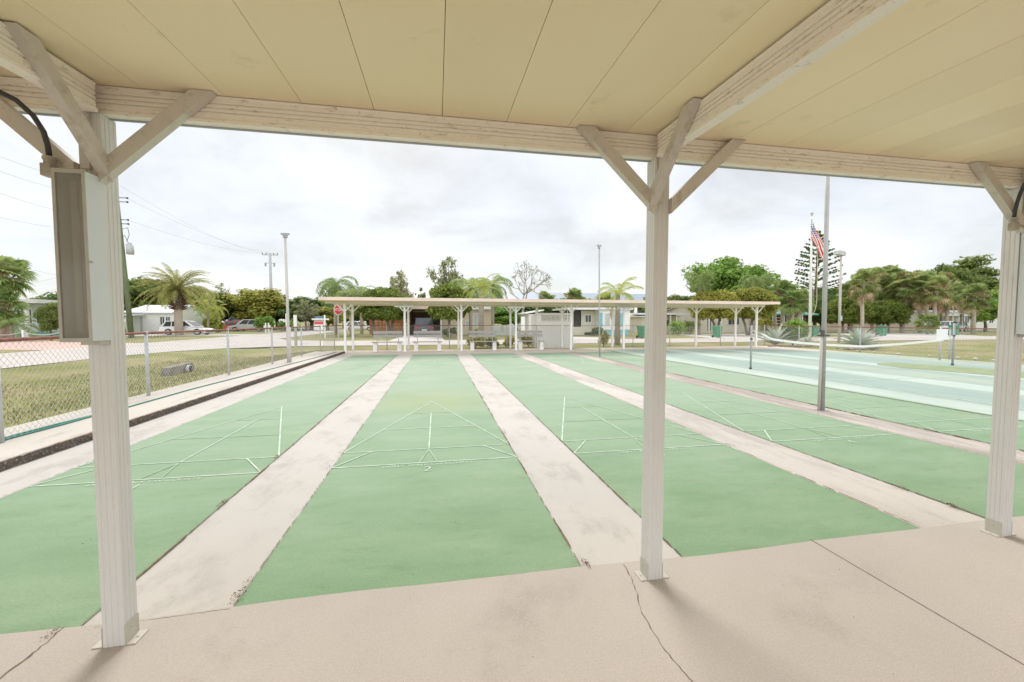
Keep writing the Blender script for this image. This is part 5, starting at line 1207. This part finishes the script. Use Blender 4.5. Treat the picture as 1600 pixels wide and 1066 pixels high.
# distant tree belt, each its own tree
belt = [ # px, Y, radius, top row, kind, material, words
 (214,66,5.6,428,'full','leaf_mid','bushy tree directly right of the mossy utility pole'), (240,70,5.2,436,'full','leaf_dark','dark tree behind the left half of the date palm crown'), (190,72,5.0,432,'full','leaf_dark','dark tree hidden mostly by the leftmost near post'),
 (312,72,4.2,447,'full','leaf_mid','green tree behind the right fronds of the date palm'), (343,74,3.2,438,'wispy','leaf_grey','wispy half-bare tree above the red hatchback'), (331,80,4.6,462,'full','leaf_dark','low dark tree between the date palm and the wispy tree'),
 (372,82,5.5,462,'full','leaf_mid','mid green tree behind the minivan and the blue van'), (398,76,5.8,449,'full','leaf_yel','large olive-yellow tree left of the concrete utility pole'), (434,84,6.0,461,'full','leaf_dark','dark tree behind the concrete utility pole'),
 (462,80,4.8,466,'full','leaf_mid','tree between the kerb pole and the marker post'), (487,74,5.2,462,'full','leaf_dark','dark green tree behind the yard sign'), (478,66,2.4,462,'airy','leaf_grey','light airy tree rising over the trees by the yard sign'),
 (512,70,3.6,478,'full','leaf_yel','yellow-green tree between the yard sign and the stop sign'), (538,88,5.0,474,'full','leaf_dark','dark tree behind the queen palms'), (576,84,5.4,470,'full','leaf_mid','green tree far behind the queen palm trunks'),
 (640,78,5.0,474,'full','leaf_mid','green tree seen above the carport roof'), (785,58,3.6,478,'full','leaf_bright','bright leafy tree behind the grey picket fence'), (806,66,4.6,470,'full','leaf_dark','dark tree behind the bare grey tree trunk'),
 (736,84,5.2,468,'full','leaf_mid','tree behind the beige bungalow roof'), (690,88,5.2,462,'full','leaf_mid','tree far behind the clipped round tree'),
 (1040,76,5.4,462,'full','leaf_mid','tree just right of the middle post above the white carport roof'), (1010,72,3.8,472,'full','leaf_dark','tree just left of the middle post'),
 (1232,66,4.8,458,'full','leaf_mid','green tree left of the Norfolk pine foot'), (1300,66,5.0,446,'full','leaf_dark','dark tree right of the Norfolk pine foot'), (1345,64,5.6,440,'full','leaf_mid','green tree behind the left cabbage palms'),
 (1400,70,6.4,432,'full','leaf_dark','dark tree filling in behind the cabbage palm trunks'), (1452,66,6.0,430,'full','leaf_dark','dark tree behind the white estate car'), (1500,74,9.0,402,'oak','leaf_mid','wide spreading tree standing above the right cabbage palms'),
 (1470,72,5.0,408,'oak','leaf_mid','tall open tree rising over the middle cabbage palms'), (1552,68,6.0,430,'full','leaf_dark','dark tree beside the rightmost near post'), (1590,60,6.0,440,'full','leaf_mid','tree beyond the rightmost near post'), (1640,64,6.0,440,'full','leaf_dark','tree past the right edge beyond the near post'),
 (100,80,5.0,462,'full','leaf_mid','tree behind the pale blue bungalow, near the lamp box'), (38,84,5.5,466,'full','leaf_dark','low dark tree behind the pale blue bungalow roof'), (140,76,5.0,448,'full','leaf_dark','dark tree right behind the lamp box'), (160,86,5.5,440,'full','leaf_mid','tree beside the leftmost near post'),
 (862,46,2.3,474,'full','leaf_dark','low dark tree behind the lattice panel'), (905,66,3.6,482,'full','leaf_dark','low dark tree behind the cream mobile home roof'), (950,66,3.6,480,'full','leaf_mid','low tree behind the royal palm trunk'),
 (1540,44,2.6,452,'full','leaf_bright','bright lime-green tree just left of the rightmost near post')]
for i, (px_, Yq, r, top, kind, lm, lb) in enumerate(belt):
    broad_tree(X(px_,Yq), Yq, r, Zh(top,px_,Yq)*1.0, kind, lm, lb, 'trees beyond the houses', seed=i)
# low hedge and shrubs on the left verge
bush(X(413,62), 62, 1.5, 2.2, 'leaf_bright', 'bright green hedge bush left of the concrete utility pole', 2600, .16)
bush(X(332,58), 58, 1.2, 2.0, 'palm_gold', 'yellow-green bushes between the white and red hatchbacks', 2200, .2)
bush(X(341,60), 60, 1.1, 1.5, 'leaf_yel', 'golden shrub left of the red hatchback', 2200, .15)
bush(X(452,60), 60, 1.6, 1.9, 'palm_green', 'small shrub between the concrete pole and the marker post', 1200, .16)
pinnate_palm(X(325,56), 56, Zh(478,325,56), .14, 22, 2.2, 'palm_gold', 'small golden palm right of the white hatchback', droop=1.6, wid=.5, seed=21)
pinnate_palm(X(340,60), 60, Zh(484,340,60), .14, 20, 2.0, 'palm_gold', 'small yellowing palm above the golden shrub', droop=1.6, wid=.5, seed=22)
pinnate_palm(X(327,62), 62, Zh(462,326,62), .11, 18, 2.0, 'palm_gold', 'slender palm with thin trunk behind the white hatchback nose', droop=1.9, wid=.4, seed=23)
# far left palms
fan_palm(X(12,36), 36, Zh(430,12,36), 'large fan palm at the left edge above the pale blue bungalow', 1.75, .18, group='palms at the left edge', v=1, lm='palm_green')
fan_palm(X(-8,38), 38, Zh(455,-8,38), 'second fan palm at the left edge, lower crown', 1.7, .2, group='palms at the left edge', v=0)
fan_palm(X(2,35), 35, 2.6, 'low dense fan palm at the left edge in front of the bungalow', 1.5, .2, group='palms at the left edge', v=1, lm='palm_green', dry=.9)
pinnate_palm(X(17,34), 34, 1.2, .16, 22, 2.2, 'palm_green', 'low bushy palm in front of the pale blue bungalow', droop=1.3, wid=.4, seed=31, el=(.0,1.2))
broad_tree(X(79,35), 35, .95, 3.0, 'full', 'leaf_mid', 'small young tree left of the lamp box before the bungalow', seed=1)
# row of small fan palms over the middle of the far roof
for i, (px_, top, R_) in enumerate(((852,464,1.6),(878,470,1.3),(897,462,1.8),(945,464,1.7),(920,472,1.3),(1012,468,1.5),(1000,476,1.2))):
    Yq = 54+i; fan_palm(X(px_,Yq), Yq, Zh(top+3,px_,Yq)-.6, 'fan palm number %s from the left above the far roof near the middle post' % ('one','two','three','five','four','seven','six')[i], R_*1.15, .16, group='small fan palms behind the cream mobile home', v=i % 2, bark='bark_grey', dry=1.1)
# cabbage palm cluster at right
cp = [(1347,40,424,[0,0],1.9,'cabbage palm with a full crown above the left clipped tree'),(1372,44,428,[0,0],2.2,'cabbage palm with orange dry leaves left of the cluster middle'),(1398,43,430,[-1.2,0],2.3,'cabbage palm on a slanting trunk, leftmost slanting one'),(1416,41,424,[.5,0],2.2,'cabbage palm on a straight trunk in the middle of the cluster'),
      (1432,40,426,[-.9,.0],2.3,'cabbage palm with a curved pale trunk in the middle of the cluster'),(1448,45,424,[0,0],2.3,'tallest cabbage palm behind the white estate car'),(1461,38,434,[.1,0],2.0,'cabbage palm on a brown trunk in front of the white estate car'),(1482,44,440,[.4,0],2.1,'cabbage palm above the carport awnings'),
      (1522,37,446,[.05,0],1.8,'cabbage palm on a thick pale trunk left of the lime-green tree'),(1503,46,446,[0,0],1.9,'cabbage palm behind the long off-white mobile home'),(1330,48,440,[0,0],2.0,'cabbage palm right of the floodlight pole'),(1363,50,418,[0,0],2.0,'cabbage palm at the back left of the cluster'),(1388,50,417,[0,0],2.2,'cabbage palm at the back of the cluster, second from left'),(1470,50,426,[0,0],2.2,'cabbage palm at the back right of the cluster')]
for i, (px_, Yq, top, ln, R_, lb) in enumerate(cp):
    H_ = Zh(top,px_,Yq)-R_*.80
    fan_palm(X(px_,Yq)-ln[0]*0, Yq, H_, lb, R_, .2, pts=[(-ln[0]*1.1,0,0),(-ln[0]*.9,0,H_*.3),(-ln[0]*.25,.1,H_*.7),(0,0,H_)], v=i % 2, dry=1.35)
for i, (px_, Yq, top, R_, lb) in enumerate(((1222,40,448,1.9,'cabbage palm with green crown left of the flagpole, left trunk'),(1238,38,458,1.7,'cabbage palm with bluish crown behind the shrub, middle trunk'),(1247,42,462,1.9,'cabbage palm with thick pinkish trunk near the flagpole'),(1210,42,452,1.6,'cabbage palm on a reddish trunk at the far shelter roof end'))):
    H_ = Zh(top,px_,Yq)-.9; fan_palm(X(px_,Yq), Yq, H_, lb, R_, (.17,.15,.34,.2)[i], pts=[((-.1,.2,.0,.3)[i],0,0),(0,0,H_*.5),(0,0,H_)], group='cabbage palms left of the flagpole', v=i % 2, lm='palm_green' if i < 2 else 'palm_fan')
fan_palm(X(1450,36), 36, 1.4, 'small fan palm with low crown right of the cabbage palm cluster trunks', 1.3, .14, v=1, dry=.0); 
# agaves, shrub, rock beds
def agave(x, y, L, n, label, seed=1):
    t = empty('agave', (x, y, -.03), 0, label, 'plant', 'agaves beside the teal court'); rg = np.random.default_rng(seed); mb = MB()
    for i in range(n):
        az = i*2.399+rg.uniform(-.2,.2); e = 1.35-1.15*(i/n); l_ = L*rg.uniform(.75,1.1); w_ = .075*L; k = 7; pts = []; p = Vector((0,0,.05)); ee = e
        for j in range(k+1):
            pts.append(p.copy()); p = p+Vector((math.cos(az)*math.cos(ee), math.sin(az)*math.cos(ee), math.sin(ee)))*(l_/k); ee -= rg.uniform(.02,.09)+(.10 if i > n*.5 and j > 3 else 0)
        sd_ = Vector((-math.sin(az), math.cos(az), 0)); vs = []
        for j, q in enumerate(pts):
            f = (.75+.5*math.sin(j/k*math.pi))*(1-(j/k)**3); vs += [q-sd_*w_*f+Vector((0,0,.03*L*f)), q-Vector((0,0,.02*L)), q+sd_*w_*f+Vector((0,0,.03*L*f))]
        mb.add(vs, [(3*j+a, 3*j+a+1, 3*j+a+4, 3*j+a+3) for j in range(k) for a in (0,1)])
    mb.build('leaves', M['agave'], t, True); MB().tube([(0,0,0),(0,0,.25)], [.10*L,.07*L], 8).build('stem', M['bark_pale'], t); return t
agave(X(1212,19.9), 19.9, 1.45, 30, 'large grey-green agave left of the flowering shrub', 1); agave(X(1343,17.4), 17.4, 1.35, 34, 'large grey-green agave beside the floodlight pole', 2); agave(X(1371,15.2), 15.2, .45, 20, 'small agave at the lawn edge right of the large ones', 3)
agave(X(1262,21), 21, .8, 18, 'middle-sized agave at the foot of the flagpole', 6)
bush(X(1240,19.6), 19.6, 1.05, 1.75, 'leaf_bright', 'bright green leafy shrub in front of the flagpole', 3200, .09, name='shrub', seed=8)
def rocks(spots, name, m, label):
    t = empty(name, (spots[0][0], spots[0][1], 0), 0, label, 'rocks')
    for (x, y, r) in spots:
        b_ = MB().ball((x-spots[0][0], y-spots[0][1], r*.12), r, 8, 6, (1,.8,.5)); b_.v = [(a+rnd.uniform(-1,1)*r*.13, b+rnd.uniform(-1,1)*r*.13, c+rnd.uniform(-1,1)*r*.09) for a, b, c in b_.v]; b_.build('rock', M[m], t)
    return t
rocks([(X(p, 18.4+rnd.uniform(-.5,.5)), 18.4+rnd.uniform(-.4,.4), rnd.uniform(.08,.17)) for p in range(1205, 1262, 3)], 'rock_bed', 'rock', 'bed of reddish brown rocks under the agave and shrub')
rocks([(X(p, 15.9), 15.9+rnd.uniform(-.5,.5), rnd.uniform(.07,.17)) for p in range(1316, 1358, 2)], 'rock_bed', 'rock', 'bed of dark brown rocks under the agave by the floodlight pole')
rocks([(21.2+rnd.uniform(0,.3), yy, rnd.uniform(.05,.09)) for yy in np.arange(8, 15, .5)], 'rock_edging', 'rockpale', 'line of pale edging stones between court and right lawn')
# plants behind the benches
for px_, Yq, r, h, lm, lb, sd_ in ((944,20.2,.42,.95,'croton','yellow and dark croton bush in front of the pole by the cream home',3),(742,20.4,.65,.6,'croton','low dark leafy bush left of the third bench trunk',4),(769,20.6,.55,.6,'leaf_mid','low green bush right of the third bench trunk',5),
        (797,20.8,.40,.75,'croton','upright dark red-green bush left of the fourth bench',6),(826,21.0,.6,.85,'croton','multicoloured croton bush behind the fourth bench',7),(703,38,.8,.9,'leaf_dark','small shrub at the foot of the dense round tree',8),(932,38,.8,.9,'leaf_dark','low shrub under the turquoise shuttered bay',9),
        (1060,39,1.3,1.7,'leaf_bright','tropical shrub left of the slim queen palm trunk',10),(1078,39,1.2,1.6,'leaf_mid','second tropical shrub against the red brown house',11),(1195,40,1.0,2.0,'leaf_yel','yellow-green shrub at the far right post of the far shelter',12),(745,41,.5,.7,'croton','small red-green bush under the beige bungalow window',13),(1020,40,.6,1.3,'leaf_bright','little bright shrub by the pale cream house',14)):
    bush(X(px_,Yq), Yq, r, h, lm, lb, 900, .07 if Yq < 30 else .13, seed=sd_, group=None)
# short grass tufts where the verge meets the kerb: uncountable
rg = np.random.default_rng(3); n = 16000; gx_ = rg.uniform(-9.5, -4.34, n); gy_ = rg.uniform(2.2, 20, n)**1.0; gh = rg.uniform(.02, .055, n); V = np.zeros((n, 4, 3)); a = rg.uniform(0, 6.28, n); w_ = .006
gzv = np.array([gz(x, y) for x, y in zip(gx_, gy_)])
for k, (s, hh) in enumerate(((-1,0),(1,0),(.3,1),(-.3,1))):
    V[:,k,0] = gx_+np.cos(a)*w_*s+hh*rg.normal(0,.012,n); V[:,k,1] = gy_+np.sin(a)*w_*s; V[:,k,2] = gzv+hh*gh
go = bpy.data.objects.new('grass', quads_mesh('grass', V.reshape(-1,3), leaf_mat('verge_grass', (.13,.15,.05), (.36,.33,.15)))); COL.objects.link(go); tag(go, kind='stuff')
